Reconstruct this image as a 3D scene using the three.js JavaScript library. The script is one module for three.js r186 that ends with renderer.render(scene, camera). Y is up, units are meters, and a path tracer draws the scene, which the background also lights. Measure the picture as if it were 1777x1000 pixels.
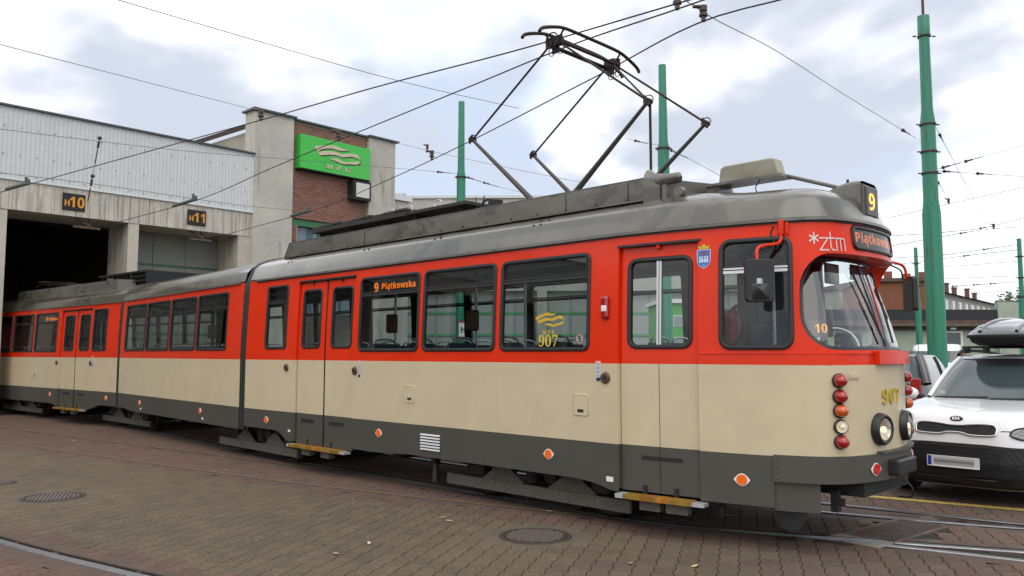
import * as THREE from 'three';
import { mergeGeometries, mergeVertices } from 'three/addons/utils/BufferGeometryUtils.js';
import { RoundedBoxGeometry } from 'three/addons/geometries/RoundedBoxGeometry.js';
import { MarchingCubes } from 'three/addons/objects/MarchingCubes.js';
import { FontLoader } from 'three/addons/loaders/FontLoader.js';
import { TextGeometry } from 'three/addons/geometries/TextGeometry.js';

// ---------- camera, sky, sun, exposure ----------
const scene = new THREE.Scene();
const camera = new THREE.PerspectiveCamera(39.307, 1777 / 1000, 0.1, 900);
camera.position.set(0, 1.608, 0);
camera.rotation.set(THREE.MathUtils.degToRad(4.638), 0, 0);
const renderer = new THREE.WebGLRenderer({ antialias: true });
renderer.setSize(1024, 576);
renderer.toneMapping = THREE.LinearToneMapping;
renderer.toneMappingExposure = 1.1;
renderer.shadowMap.enabled = true;

function hash2(x, y) { let h = (x | 0) * 374761393 + (y | 0) * 668265263; h = Math.imul(h ^ (h >>> 13), 1274126177); return ((h ^ (h >>> 16)) >>> 0) / 4294967295; }
function vnoise(x, y, p = 0) {
  const xi = Math.floor(x), yi = Math.floor(y), fx = x - xi, fy = y - yi, u = fx * fx * (3 - 2 * fx), v = fy * fy * (3 - 2 * fy);
  const w = (a) => (p ? ((a % p) + p) % p : a);
  const a = hash2(w(xi), w(yi)), b = hash2(w(xi + 1), w(yi)), c = hash2(w(xi), w(yi + 1)), d = hash2(w(xi + 1), w(yi + 1));
  return a + (b - a) * u + (c - a) * v + (a - b - c + d) * u * v;
}
function fbm(x, y, o = 5, p = 0) { let s = 0, a = 0.5, n = 0; for (let i = 0; i < o; i++) { s += a * vnoise(x, y, p); n += a; a *= 0.5; x *= 2; y *= 2; p *= 2; } return s / n; }
let seed = 7;
const rnd = () => { seed = (Math.imul(seed, 1664525) + 1013904223) >>> 0; return seed / 4294967296; };
const rr = (a, b) => a + (b - a) * rnd();
const sstep = (a, b, x) => { const t = Math.min(1, Math.max(0, (x - a) / (b - a))); return t * t * (3 - 2 * t); };
const lerp = (a, b, t) => a + (b - a) * t;

const SUN = new THREE.Vector3(0.15, 1.05, 0.8).normalize();
{ // broken overcast: thick bluish-grey cloud with thinner, brighter gaps
  const W = 2048, Hh = 1024, d = new Float32Array(W * Hh * 4);
  for (let j = 0; j < Hh; j++) for (let i = 0; i < W; i++) {
    if (j < Hh * 0.48) { d.set([0.3, 0.29, 0.27, 1], (j * W + i) * 4); continue; }
    const el = ((j + 0.5) / Hh - 0.5) * Math.PI, az = ((i + 0.5) / W - 0.5) * 2 * Math.PI;
    const ce = Math.cos(el), x = Math.cos(az) * ce, y = Math.sin(el), z = Math.sin(az) * ce;
    const k = 1 / (Math.max(y, 0) + 0.22), px = x * k, pz = z * k;
    const w1 = fbm(px * 0.9 + 40, pz * 0.9 + 11, 3) - 0.5, w2 = fbm(px * 0.9 + 7, pz * 0.9 + 73, 3) - 0.5;
    let c = fbm(px * 1.15 + w1 * 1.6 + 3.2, pz * 1.15 + w2 * 1.6 + 9.4, 6);
    const fine = fbm(px * 4.2 + w2 * 2, pz * 4.2 + w1 * 2, 6) - 0.5, puff = Math.abs(fbm(px * 6.5 + w1 * 3, pz * 6.5 + w2 * 3, 5) - 0.5) * 2;
    const t = sstep(0.30, 0.54, c + fine * 0.26 - puff * 0.05 + 0.01);              // thin, bright cloud
    const blue = sstep(0.60, 0.70, fbm(px * 1.3 + 60 + w1, pz * 1.3 + 25, 4)) * 0.4;
    const r = lerp(0.61, 1.42, t), g = lerp(0.665, 1.43, t), b = lerp(0.77, 1.45, t);
    const o = (j * W + i) * 4, hz = sstep(0.0, 0.22, y);
    d[o] = lerp(lerp(1.0, r, hz), 0.62, blue * hz); d[o + 1] = lerp(lerp(1.03, g, hz), 0.76, blue * hz); d[o + 2] = lerp(lerp(1.08, b, hz), 1.0, blue * hz); d[o + 3] = 1;
    if (y < -0.02) { d[o] = 0.3; d[o + 1] = 0.29; d[o + 2] = 0.27; }
  }
  const t = new THREE.DataTexture(d, W, Hh, THREE.RGBAFormat, THREE.FloatType);
  t.mapping = THREE.EquirectangularReflectionMapping; t.magFilter = THREE.LinearFilter; t.minFilter = THREE.LinearFilter; t.wrapS = THREE.RepeatWrapping; t.needsUpdate = true;
  scene.background = t; scene.environment = t;
}
const sun = new THREE.DirectionalLight(new THREE.Color(1, 0.96, 0.9), 1.0);
sun.position.copy(SUN).multiplyScalar(60).add(new THREE.Vector3(-2, 0, -12)); sun.target.position.set(-2, 0, -12);
sun.castShadow = true; sun.shadow.radius = 110; sun.shadow.mapSize.set(2048, 2048);
Object.assign(sun.shadow.camera, { left: -40, right: 40, top: 40, bottom: -40, near: 1, far: 160 });
scene.add(sun, sun.target);

// ---------- helpers ----------
const V = (x, y, z) => new THREE.Vector3(x, y, z);
const used = {};
function numbered(n) { const k = used[n] = (used[n] ?? -1) + 1; return k ? n + '_' + String(k).padStart(3, '0') : n; }
function uvm(g) { // box-projected uv in metres
  const p = g.attributes.position, n = g.attributes.normal, uv = new Float32Array(p.count * 2);
  for (let i = 0; i < p.count; i++) {
    const ax = Math.abs(n.getX(i)), ay = Math.abs(n.getY(i)), az = Math.abs(n.getZ(i));
    if (ay >= ax && ay >= az) { uv[i * 2] = p.getX(i); uv[i * 2 + 1] = p.getZ(i); }
    else if (ax >= az) { uv[i * 2] = p.getZ(i); uv[i * 2 + 1] = p.getY(i); }
    else { uv[i * 2] = p.getX(i); uv[i * 2 + 1] = p.getY(i); }
  }
  g.setAttribute('uv', new THREE.BufferAttribute(uv, 2)); return g;
}
function join(list) {
  const gs = (Array.isArray(list) ? list.flat(Infinity) : [list]).map((g) => {
    let h = g.index ? g.toNonIndexed() : g;
    if (!h.attributes.normal) h.computeVertexNormals();
    if (!h.attributes.uv) uvm(h);
    for (const k of Object.keys(h.attributes)) if (!['position', 'normal', 'uv'].includes(k)) h.deleteAttribute(k);
    h.morphAttributes = {}; h.clearGroups?.();
    return h;
  });
  return gs.length === 1 ? gs[0] : mergeGeometries(gs, false);
}
function mesh(name, geos, m, parent = scene) {
  const o = new THREE.Mesh(join(geos), m); o.name = parent === scene ? numbered(name) : name; o.castShadow = o.receiveShadow = true; parent.add(o); return o;
}
function thing(name, label, category, pos = [0, 0, 0], turn = 0, group) {
  const o = new THREE.Group(); o.name = numbered(name); o.position.set(...pos); o.rotation.y = turn; scene.add(o);
  o.userData = { label, category }; if (group) o.userData.group = group; return o;
}
function tag(o, label, category, group) { o.userData.label = label; o.userData.category = category; if (group) o.userData.group = group; return o; }
const struct = (o) => { o.userData.kind = 'structure'; return o; };
const tr = (g, x, y, z) => g.translate(x, y, z);
const box = (w, h, d, x = 0, y = 0, z = 0) => uvm(new THREE.BoxGeometry(w, h, d)).translate(x, y, z);
const bx = (x0, x1, y0, y1, z0, z1) => uvm(new THREE.BoxGeometry(Math.abs(x1 - x0), Math.abs(y1 - y0), Math.abs(z1 - z0)).translate((x0 + x1) / 2, (y0 + y1) / 2, (z0 + z1) / 2));
const rbox = (w, h, d, r, x = 0, y = 0, z = 0, n = 2) => new RoundedBoxGeometry(w, h, d, n, r).translate(x, y, z);
const cyl = (r1, r2, h, n = 16, open = false) => new THREE.CylinderGeometry(r1, r2, h, n, 1, open);
function bar(a, b, r, r2 = r, n = 8) {
  const d = b.clone().sub(a), g = cyl(r2, r, d.length(), n);
  g.applyQuaternion(new THREE.Quaternion().setFromUnitVectors(V(0, 1, 0), d.clone().normalize())); const m = a.clone().add(b).multiplyScalar(0.5); return g.translate(m.x, m.y, m.z);
}
const tube = (pts, r, seg = 24, n = 8, closed = false) => new THREE.TubeGeometry(new THREE.CatmullRomCurve3(pts, closed, 'centripetal'), seg, r, n, closed);
const poly = (pts, r, n = 8) => pts.slice(1).map((p, i) => bar(pts[i], p, r, r, n));
const lathe = (pts, n = 24) => new THREE.LatheGeometry(pts.map(([x, y]) => new THREE.Vector2(x, y)), n);
function grid(f, nu, nv) { // f(u,v) -> [pos, uv]; smooth normals
  const pos = [], uv = [], idx = [];
  for (let j = 0; j <= nv; j++) for (let i = 0; i <= nu; i++) { const [q, t] = f(i / nu, j / nv); pos.push(q.x, q.y, q.z); uv.push(...(t ?? [i / nu, j / nv])); }
  for (let j = 0; j < nv; j++) for (let i = 0; i < nu; i++) { const a = j * (nu + 1) + i, b = a + 1, c = a + nu + 1, e = c + 1; idx.push(a, b, c, b, e, c); }
  const g = new THREE.BufferGeometry();
  g.setAttribute('position', new THREE.Float32BufferAttribute(pos, 3)); g.setAttribute('uv', new THREE.Float32BufferAttribute(uv, 2)); g.setIndex(idx); g.computeVertexNormals(); return g;
}
function extr(shape, depth, bevel = 0, seg = 8) {
  return new THREE.ExtrudeGeometry(shape, { depth, bevelEnabled: bevel > 0, bevelSize: bevel, bevelThickness: bevel, bevelSegments: 1, curveSegments: seg });
}
const shapeOf = (pts) => { const s = new THREE.Shape(); pts.forEach(([x, y], i) => (i ? s.lineTo(x, y) : s.moveTo(x, y))); s.closePath(); return s; };
// place a horizontal frame: local x along dir angle a (u = (cos a, 0, sin a)), local z towards the camera side
const frame = (a, x, z) => new THREE.Matrix4().makeRotationY(-a).setPosition(x, 0, z);

// ---------- textures and materials ----------
function dtex(n, f, srgb = true, rep = 1) {
  const d = new Uint8Array(n * n * 4);
  for (let j = 0; j < n; j++) for (let i = 0; i < n; i++) { const c = f(i / n, j / n), o = (j * n + i) * 4; for (let k = 0; k < 3; k++) d[o + k] = Math.max(0, Math.min(255, (typeof c === 'number' ? c : c[k]) * 255)); d[o + 3] = 255; }
  const t = new THREE.DataTexture(d, n, n, THREE.RGBAFormat, THREE.UnsignedByteType);
  t.wrapS = t.wrapT = THREE.RepeatWrapping; t.magFilter = THREE.LinearFilter; t.minFilter = THREE.LinearMipmapLinearFilter; t.generateMipmaps = true; if (srgb) t.colorSpace = THREE.SRGBColorSpace; t.repeat.set(rep, rep); t.needsUpdate = true; return t;
}
const lin = (r, g, b) => new THREE.Color().setRGB(r, g, b);
function std(c, rough = 0.6, o = {}) { return new THREE.MeshStandardMaterial({ color: Array.isArray(c) ? lin(...c) : c, roughness: rough, metalness: 0, ...o }); }
function phys(c, rough = 0.4, o = {}) { return new THREE.MeshPhysicalMaterial({ color: Array.isArray(c) ? lin(...c) : c, roughness: rough, metalness: 0, ...o }); }
// grime: vertical run-off streaks and mottling on painted or plastered faces (uv in metres)
const T = {};
T.paint = dtex(512, (u, v) => { const st = fbm(u * 48, v * 3, 3, 0), sp = fbm(u * 14, v * 14, 4, 14), f = fbm(u * 120, v * 120, 2, 120); return 0.945 + 0.05 * (sp - 0.45) + 0.012 * (st - 0.5) + 0.012 * (f - 0.5); }, true, 0.45);
T.rough = dtex(256, (u, v) => 0.45 + 0.55 * fbm(u * 10, v * 10, 5, 10), false, 0.6);
T.ripple = dtex(256, (u, v) => fbm(u * 6, v * 6, 2, 6), false, 0.25);
T.roofdirt = dtex(512, (u, v) => { const a = fbm(u * 6, v * 6, 5, 6), b = fbm(u * 30, v * 30, 3, 30), c = sstep(0.58, 0.66, fbm(u * 9 + 4, v * 9 + 2, 4, 9)); const k = 0.80 + 0.22 * (a - 0.5) + 0.12 * (b - 0.5) - 0.16 * c; return [k, k * 0.985, k * 0.945]; }, true, 0.3);
T.plaster = dtex(512, (u, v) => { const streak = sstep(0.52, 0.78, fbm(u * 46, v * 5, 4, 0)) * sstep(0.45, 0.7, fbm(u * 5 + 2, v * 3, 3, 0)) * 0.16 * fbm(u * 7, v * 7, 3, 7) * 2, m = fbm(u * 8, v * 8, 5, 8), f = fbm(u * 90, v * 90, 2, 90); const k = 0.88 + 0.12 * (m - 0.5) + 0.07 * (f - 0.5) - streak; return [k, k * 0.985, k * 0.95]; }, true, 0.18);
T.lintel = dtex(512, (u, v) => { const streak = sstep(0.42, 0.75, fbm(u * 110, v * 5, 4, 0)) * 0.17 * (0.4 + 1.2 * fbm(u * 5, v * 5, 3, 5)), m = fbm(u * 8, v * 8, 5, 8), f = fbm(u * 90, v * 90, 2, 90); const k = 0.86 + 0.14 * (m - 0.5) + 0.08 * (f - 0.5) - streak; return [k, k * 0.98, k * 0.945]; }, true, 0.25);
T.grain = dtex(256, (u, v) => 0.80 + 0.3 * (fbm(u * 24, v * 24, 5, 24) - 0.5) + 0.16 * (hash2(u * 256, v * 256) - 0.5), true, 2.2);
T.grainB = dtex(256, (u, v) => fbm(u * 32, v * 32, 4, 32), false, 2.2);
T.rust = dtex(256, (u, v) => { const a = fbm(u * 12, v * 12, 5, 12), b = sstep(0.5, 0.62, fbm(u * 7 + 3, v * 7, 4, 7)); return [0.62 + 0.3 * (a - 0.5) + 0.12 * b, 0.58 + 0.3 * (a - 0.5) - 0.02 * b, 0.54 + 0.3 * (a - 0.5) - 0.10 * b]; }, true, 1.1);
T.pole = dtex(512, (u, v) => { const a = fbm(u * 10, v * 10, 4, 10), chip = sstep(0.72, 0.75, fbm(u * 40 + 3, v * 40, 4, 40)), st = sstep(0.55, 0.8, fbm(u * 30, v * 2, 3, 0)) * 0.25, f = 0.92 + 0.2 * (a - 0.5); const g = [0.17 + 0.10 * st, 0.545 - 0.06 * st, 0.43 - 0.04 * st].map((c) => c * f); return [lerp(g[0], 0.33, chip), lerp(g[1], 0.24, chip), lerp(g[2], 0.18, chip)]; }, true, 1);
T.asph = dtex(512, (u, v) => { const a = fbm(u * 6, v * 6, 5, 6), h = hash2(u * 512, v * 512); return 0.74 + 0.3 * (a - 0.5) + 0.2 * (h - 0.5); }, true, 0.12);
const M = {
  red: phys([0.86, 0.036, 0.003], 0.45, { map: T.paint, specularIntensity: 0.35, clearcoat: 0.28, clearcoatRoughness: 0.1, bumpMap: T.ripple, bumpScale: 0.006 }),
  cream: phys([0.69, 0.58, 0.385], 0.42, { map: T.paint, specularIntensity: 0.5, clearcoat: 0.4, clearcoatRoughness: 0.1, bumpMap: T.ripple, bumpScale: 0.006 }),
  skirt: phys([0.078, 0.074, 0.060], 0.5, { map: T.paint, clearcoat: 0.12, clearcoatRoughness: 0.35 }),
  roof: phys([0.155, 0.147, 0.12], 0.38, { map: T.roofdirt, clearcoat: 1, clearcoatRoughness: 0.09, bumpMap: T.ripple, bumpScale: 0.018 }),
  fairing: phys([0.22, 0.212, 0.195], 0.42, { map: T.roofdirt, roughnessMap: T.rough, clearcoat: 0.25, clearcoatRoughness: 0.25 }),
  rubber: std([0.018, 0.018, 0.019], 0.42),
  black: std([0.014, 0.014, 0.015], 0.7),
  bogie: std([0.07, 0.064, 0.056], 0.85, { map: T.rust }),
  beam: std([0.145, 0.128, 0.104], 0.8, { map: T.grain }),
  wheel: std([0.09, 0.08, 0.07], 0.55, { map: T.rust, metalness: 0.4 }),
  steel: std([0.5, 0.5, 0.5], 0.32, { metalness: 0.9 }),
  alu: std([0.62, 0.62, 0.62], 0.38, { metalness: 0.55 }),
  glass: phys([0.52, 0.58, 0.58], 0.02, { transmission: 1, ior: 1.5, thickness: 0, specularIntensity: 1 }),
  screen: phys([0.84, 0.89, 0.89], 0.02, { transmission: 1, ior: 1.8, thickness: 0 }),
  clear: phys([0.86, 0.91, 0.91], 0.02, { transmission: 1, ior: 1.5, thickness: 0 }),
  lining: std([0.075, 0.076, 0.072], 0.7),
  ceiling: std([0.16, 0.16, 0.15], 0.8),
  floor: std([0.04, 0.042, 0.045], 0.6),
  seat: std([0.035, 0.045, 0.06], 0.6),
  wood: std([0.16, 0.075, 0.03], 0.5),
  pole: std([0.55, 0.55, 0.55], 0.3, { metalness: 0.7 }),
  yellow: std([0.72, 0.47, 0.05], 0.6, { map: T.rust }),
  yellowPaint: std([0.62, 0.42, 0.02], 0.5),
  white: std([0.8, 0.8, 0.78], 0.5),
  orangeRef: phys([0.95, 0.16, 0.01], 0.25, { clearcoat: 1, clearcoatRoughness: 0.05 }),
  redRef: phys([0.55, 0.006, 0.008], 0.25, { clearcoat: 1, clearcoatRoughness: 0.05 }),
  redLens: phys([0.36, 0.006, 0.008], 0.15, { clearcoat: 1, clearcoatRoughness: 0.04 }),
  orangeLens: phys([0.6, 0.09, 0.004], 0.15, { clearcoat: 1, clearcoatRoughness: 0.04 }),
  panto: std([0.085, 0.058, 0.042], 0.6, { map: T.rust, metalness: 0.35 }),
  pantoLow: std([0.07, 0.062, 0.052], 0.5, { metalness: 0.2 }),
  wire: std([0.035, 0.033, 0.032], 0.55, { metalness: 0.4 }),
  wireThin: std([0.10, 0.10, 0.11], 0.55, { metalness: 0.3 }),
  insul: std([0.055, 0.035, 0.028], 0.45),
  green: phys([1, 1, 1], 0.5, { map: T.pole, clearcoat: 0.2, clearcoatRoughness: 0.35 }),
  plaster: std([0.68, 0.665, 0.63], 0.9, { map: T.plaster }),
  lintel: std([0.78, 0.75, 0.695], 0.9, { map: T.lintel }),
  pillar: std([0.68, 0.64, 0.58], 0.9, { map: T.plaster }),
  clad: phys([0.70, 0.72, 0.71], 0.45, { map: T.paint }),
  flashing: std([0.07, 0.085, 0.085], 0.5),
  mortar: std([0.55, 0.48, 0.42], 0.95, { map: T.grain }),
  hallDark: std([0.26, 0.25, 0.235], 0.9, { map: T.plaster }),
  gate: std([0.30, 0.31, 0.275], 0.65, { map: T.paint }),
  gateGreen: std([0.045, 0.17, 0.075], 0.55),
  signGreen: phys([0.035, 0.50, 0.045], 0.4, { clearcoat: 0.3 }),
  darkGlass: phys([0.02, 0.024, 0.028], 0.05, { clearcoat: 1 }),
};
M.glass.name = 'tram glass';

// ---------- frames of the scene (metres; camera at the origin looking to -z) ----------
const D2R = Math.PI / 180;
const aF = 44.548 * D2R, aM = 48.132 * D2R, aR = 40.0 * D2R, aH = -47 * D2R;
const U = (a) => V(Math.cos(a), 0, Math.sin(a));
const J1 = V(-3.325, 0, -13.369), LM = 6.35, J2 = J1.clone().addScaledVector(U(aM), -LM);
const MF = frame(aF, J1.x, J1.z), MM = frame(aM, J2.x, J2.z), MR = frame(aR, J2.x, J2.z);

// ---------- tram body surfaces ----------
const HW = 1.175, YS = 0.38, YC = 0.777, YB = 1.514, YG = 2.72;
const insF = (y) => (y < 1.5 ? 0 : 0.05 * Math.pow((y - 1.5) / 1.23, 1.5));
// plan outline of the front section: straight side, tapered cab, rounded nose, mirrored on the far side
const nosePts = [[7.2, 1.175], [7.58, 1.135], [7.95, 1.088], [8.3, 1.028], [8.58, 0.965], [8.8, 0.895], [8.965, 0.805], [9.075, 0.67], [9.145, 0.48], [9.19, 0.25], [9.205, 0]];
const noseCurve = new THREE.CatmullRomCurve3([[7.0, 1.19], ...nosePts, ...nosePts.slice(0, -1).reverse().map(([x, z]) => [x, -z]), [7.0, -1.19]].map(([x, z]) => V(x, 0, z)), false, 'centripetal');
const OUT = []; // [s, x, z]
{
  OUT.push([0, 0, HW], [7.2, 7.2, HW]);
  let last = V(7.2, 0, HW), s = 7.2;
  for (let i = 0; i <= 800; i++) { const q = noseCurve.getPoint(i / 800); if (OUT.length === 2 && q.x < 7.2) continue; if (q.z < 0 && q.x < 7.2) break; s += q.distanceTo(last); last = q; if (s > OUT[OUT.length - 1][0] + 1e-6) OUT.push([s, q.x, q.z]); }
  s += last.distanceTo(V(7.2, 0, -HW)); OUT.push([s + 1e-6, 7.2, -HW]); OUT.push([s + 7.2, 0, -HW]);
}
const SF = OUT[OUT.length - 1][0], SN = SF / 2;
function outAt(s) {
  let a = 0, b = OUT.length - 1; if (s <= 0) s = 0; if (s >= SF) s = SF - 1e-6;
  while (b - a > 1) { const m = (a + b) >> 1; if (OUT[m][0] <= s) a = m; else b = m; }
  const t = (s - OUT[a][0]) / (OUT[b][0] - OUT[a][0]); return [lerp(OUT[a][1], OUT[b][1], t), lerp(OUT[a][2], OUT[b][2], t)];
}
function outN(s) { const e = 0.03, [x0, z0] = outAt(s - e), [x1, z1] = outAt(s + e), l = Math.hypot(x1 - x0, z1 - z0) || 1; return [-(z1 - z0) / l, (x1 - x0) / l]; }
const sAtX = (x) => { if (x <= 7.2) return x; for (const o of OUT) if (o[1] >= x) return o[0]; return SN; };      // near side
const sAtZ = (z) => { for (const o of OUT) if (o[0] > 8 && o[2] <= z) return o[0]; return SN; };                   // round the nose
const nf = (s) => sstep(2.6, 0.9, Math.abs(s - SN));
function PF(s, y, off = 0) { const [x, z] = outAt(s), [nx, nz] = outN(s), k = off - insF(y) * (1 + 0.9 * nf(s)); return V(x + nx * k, y, z + nz * k); }
const PN = (s, y, off = 0) => V(s, y, HW - insF(y) + off);       // near side, straight sections
const PB = (s, y, off = 0) => V(s, y, -(HW - insF(y) + off));    // far side
function nrm(P, s, y, off) { const e = 0.01, a = P(s + e, y, off).sub(P(s - e, y, off)), b = P(s, y + e, off).sub(P(s, y - e, off)); const n = a.cross(b).normalize(); const o = P(s, y, off + 0.05).sub(P(s, y, off)); return n.dot(o) < 0 ? n.negate() : n; }
function patch(P, pts, tri, off = 0, flip = false) { // pts [[s,y]], tri indices -> surface piece with smooth normals
  const pos = [], no = [], uv = [];
  for (const [s, y, o] of pts) { const q = P(s, y, o ?? off), n = nrm(P, s, y, o ?? off); pos.push(q.x, q.y, q.z); if (flip) n.negate(); no.push(n.x, n.y, n.z); uv.push(s, y); }
  const g = new THREE.BufferGeometry();
  g.setAttribute('position', new THREE.Float32BufferAttribute(pos, 3)); g.setAttribute('normal', new THREE.Float32BufferAttribute(no, 3)); g.setAttribute('uv', new THREE.Float32BufferAttribute(uv, 2));
  const A = V(), B = V(), C = V(), idx = [];
  for (let i = 0; i < tri.length; i += 3) { // wind to agree with the normal
    A.fromArray(pos, tri[i] * 3); B.fromArray(pos, tri[i + 1] * 3); C.fromArray(pos, tri[i + 2] * 3);
    const n = B.clone().sub(A).cross(C.clone().sub(A)), w = V().fromArray(no, tri[i] * 3);
    if (n.dot(w) >= 0) idx.push(tri[i], tri[i + 1], tri[i + 2]); else idx.push(tri[i], tri[i + 2], tri[i + 1]);
  }
  g.setIndex(idx); return g;
}
function wall(P, s0, s1, y0, y1, off = 0, step = 0.12) {
  if (s1 - s0 < 1e-4 || y1 - y0 < 1e-4) return [];
  const nu = P === PF ? Math.max(1, Math.ceil((s1 - s0) / (s1 > 7.2 && s0 < SF - 7.2 ? step : 1.5))) : 1, nv = Math.max(1, Math.ceil((y1 - y0) / 0.3)), pts = [], tri = [];
  for (let j = 0; j <= nv; j++) for (let i = 0; i <= nu; i++) pts.push([lerp(s0, s1, i / nu), lerp(y0, y1, j / nv)]);
  for (let j = 0; j < nv; j++) for (let i = 0; i < nu; i++) { const a = j * (nu + 1) + i; tri.push(a, a + 1, a + nu + 1, a + 1, a + nu + 2, a + nu + 1); }
  return [patch(P, pts, tri, off)];
}
const ANG = []; for (let q = 0; q < 4; q++) for (const a of [0, 12, 24, 33, 37, 39.5, 41.5, 43.3, 45, 46.7, 48.5, 50.5, 53, 57, 66, 78]) ANG.push((q * 90 + a) * D2R);
function holeContour({ s0, s1, y0, y1, r }) { // rounded rectangle met by rays from its middle
  const cs = (s0 + s1) / 2, cy = (y0 + y1) / 2, hs = (s1 - s0) / 2, hy = (y1 - y0) / 2, out = [];
  for (const a of ANG) {
    const c = Math.cos(a), d = Math.sin(a), m = Math.max(Math.abs(c), Math.abs(d)), ex = c / m * hs, ey = d / m * hy;
    const rt = typeof r === 'number' ? r : ey > 0 ? r[0] : r[1];
    let lo = 0, hi = 1;
    for (let k = 0; k < 30; k++) { const t = (lo + hi) / 2, x = Math.abs(ex * t) - hs + rt, y = Math.abs(ey * t) - hy + rt; const sd = Math.hypot(Math.max(x, 0), Math.max(y, 0)) + Math.min(Math.max(x, y), 0) - rt; if (sd < 0) lo = t; else hi = t; }
    out.push([cs + ex * lo, cy + ey * lo]);
  }
  return out;
}
function ring(P, rect, hole, off = 0, steps = 3) {
  const h = holeContour(hole), n = h.length, cs = (rect.s0 + rect.s1) / 2, cy = (rect.y0 + rect.y1) / 2, hs = (rect.s1 - rect.s0) / 2, hy = (rect.y1 - rect.y0) / 2, pts = [], tri = [];
  for (let k = 0; k <= steps; k++) for (let i = 0; i < n; i++) { const a = ANG[i], c = Math.cos(a), d = Math.sin(a), m = Math.max(Math.abs(c), Math.abs(d)), o = [cs + c / m * hs, cy + d / m * hy]; pts.push([lerp(h[i][0], o[0], k / steps), lerp(h[i][1], o[1], k / steps)]); }
  for (let k = 0; k < steps; k++) for (let i = 0; i < n; i++) { const a = k * n + i, b = k * n + (i + 1) % n; tri.push(a, b, a + n, b, b + n, a + n); }
  return [patch(P, pts, tri, off)];
}
function disc(P, contour, off = 0, steps = 3, offOf) { // pane filling a contour
  const n = contour.length, cs = contour.reduce((a, c) => a + c[0], 0) / n, cy = contour.reduce((a, c) => a + c[1], 0) / n, pts = [[cs, cy, offOf ? offOf(cs, cy) : off]], tri = [];
  for (let k = 1; k <= steps; k++) for (const [s, y] of contour) { const a = lerp(cs, s, k / steps), b = lerp(cy, y, k / steps); pts.push([a, b, offOf ? offOf(a, b) : off]); }
  for (let i = 0; i < n; i++) tri.push(0, 1 + i, 1 + (i + 1) % n);
  for (let k = 0; k < steps - 1; k++) for (let i = 0; i < n; i++) { const a = 1 + k * n + i, b = 1 + k * n + (i + 1) % n; tri.push(a, b, a + n, b, b + n, a + n); }
  return [patch(P, pts, tri, off)];
}
function gasket(P, hole, w, o0, o1, wOut = 0.012) { // raised rubber rim round an opening
  const c = holeContour(hole), n = c.length, loops = [];
  const inpl = c.map((q, i) => { const a = c[(i + n - 1) % n], b = c[(i + 1) % n], l = Math.hypot(b[0] - a[0], b[1] - a[1]) || 1; return [(b[1] - a[1]) / l, -(b[0] - a[0]) / l]; }); // outward in the surface
  for (const [d, o] of [[wOut, o0], [wOut, o1 * 0.55], [wOut * 0.3, o1], [-w * 0.7, o1], [-w, o1 * 0.55], [-w, o0]]) loops.push(c.map(([s, y], i) => P(s + inpl[i][0] * d, y + inpl[i][1] * d, o)));
  const pos = [], idx = [];
  loops.forEach((L) => L.forEach((q) => pos.push(q.x, q.y, q.z)));
  const flip = P === PB ? 1 : 0;
  for (let k = 0; k < loops.length - 1; k++) for (let i = 0; i < n; i++) { const a = k * n + i, b = k * n + (i + 1) % n; if (flip) idx.push(a, a + n, b, b, a + n, b + n); else idx.push(a, b, a + n, b, b + n, a + n); }
  const g = new THREE.BufferGeometry(); g.setAttribute('position', new THREE.Float32BufferAttribute(pos, 3)); g.setIndex(idx); g.computeVertexNormals(); return g;
}
function ledge(P, s0, s1, y0, y1, o0, o1, step = 0.15) { // a bar lying along the surface
  const n = Math.max(1, Math.ceil((s1 - s0) / (P === PF && s1 > 7.2 && s0 < SF - 7.2 ? step : 3))), q = [[y0, o0], [y0, o1], [y1, o1], [y1, o0]], gs = [];
  for (let k = 0; k < 4; k++) { const [ya, oa] = q[k], [yb, ob] = q[(k + 1) % 4]; gs.push(grid((u, v) => { const s = lerp(s0, s1, u); return [P(s, lerp(ya, yb, v), lerp(oa, ob, v)), [s, lerp(ya, yb, v) + lerp(oa, ob, v)]]; }, n, 1)); }
  const cap = (s) => grid((u, v) => [P(s, lerp(y0, y1, u), lerp(o0, o1, v)), [u, v]], 1, 1);
  gs.push(cap(s0), cap(s1)); return gs;
}

// ---------- the tram ----------
const tram = thing('tram', 'red, cream and grey articulated tram leaving the depot hall', 'tram', [0, 0, 0]);
let SEC = MF;
function tp(name, geos, m, parent = tram) { const o = mesh(name, geos, m, parent); if (parent === tram) o.applyMatrix4(SEC); return o; }
function tpe(name, list, m) { return list.flat(1).filter((g) => (Array.isArray(g) ? g.length : g)).map((g) => tp(name, g, m)); }
function canvasTex(w, h, draw) { const c = document.createElement('canvas'); c.width = w; c.height = h; const x = c.getContext('2d'); draw(x, w, h); const t = new THREE.CanvasTexture(c); t.colorSpace = THREE.SRGBColorSpace; t.anisotropy = 8; return t; }
function ledMat(w, h, draw) { const t = canvasTex(w, h, (x) => { x.fillStyle = '#050505'; x.fillRect(0, 0, w, h); draw(x); }); return std([0.012, 0.012, 0.012], 0.3, { emissive: new THREE.Color(1, 1, 1), emissiveMap: t, emissiveIntensity: 1.7 }); }
const ledSide = ledMat(512, 112, (x) => { x.fillStyle = '#ff7a12'; x.font = 'bold 96px sans-serif'; x.fillText('9', 20, 92); x.font = 'bold 66px sans-serif'; x.fillText('Pi\u0105tkowska', 104, 78); });
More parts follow.
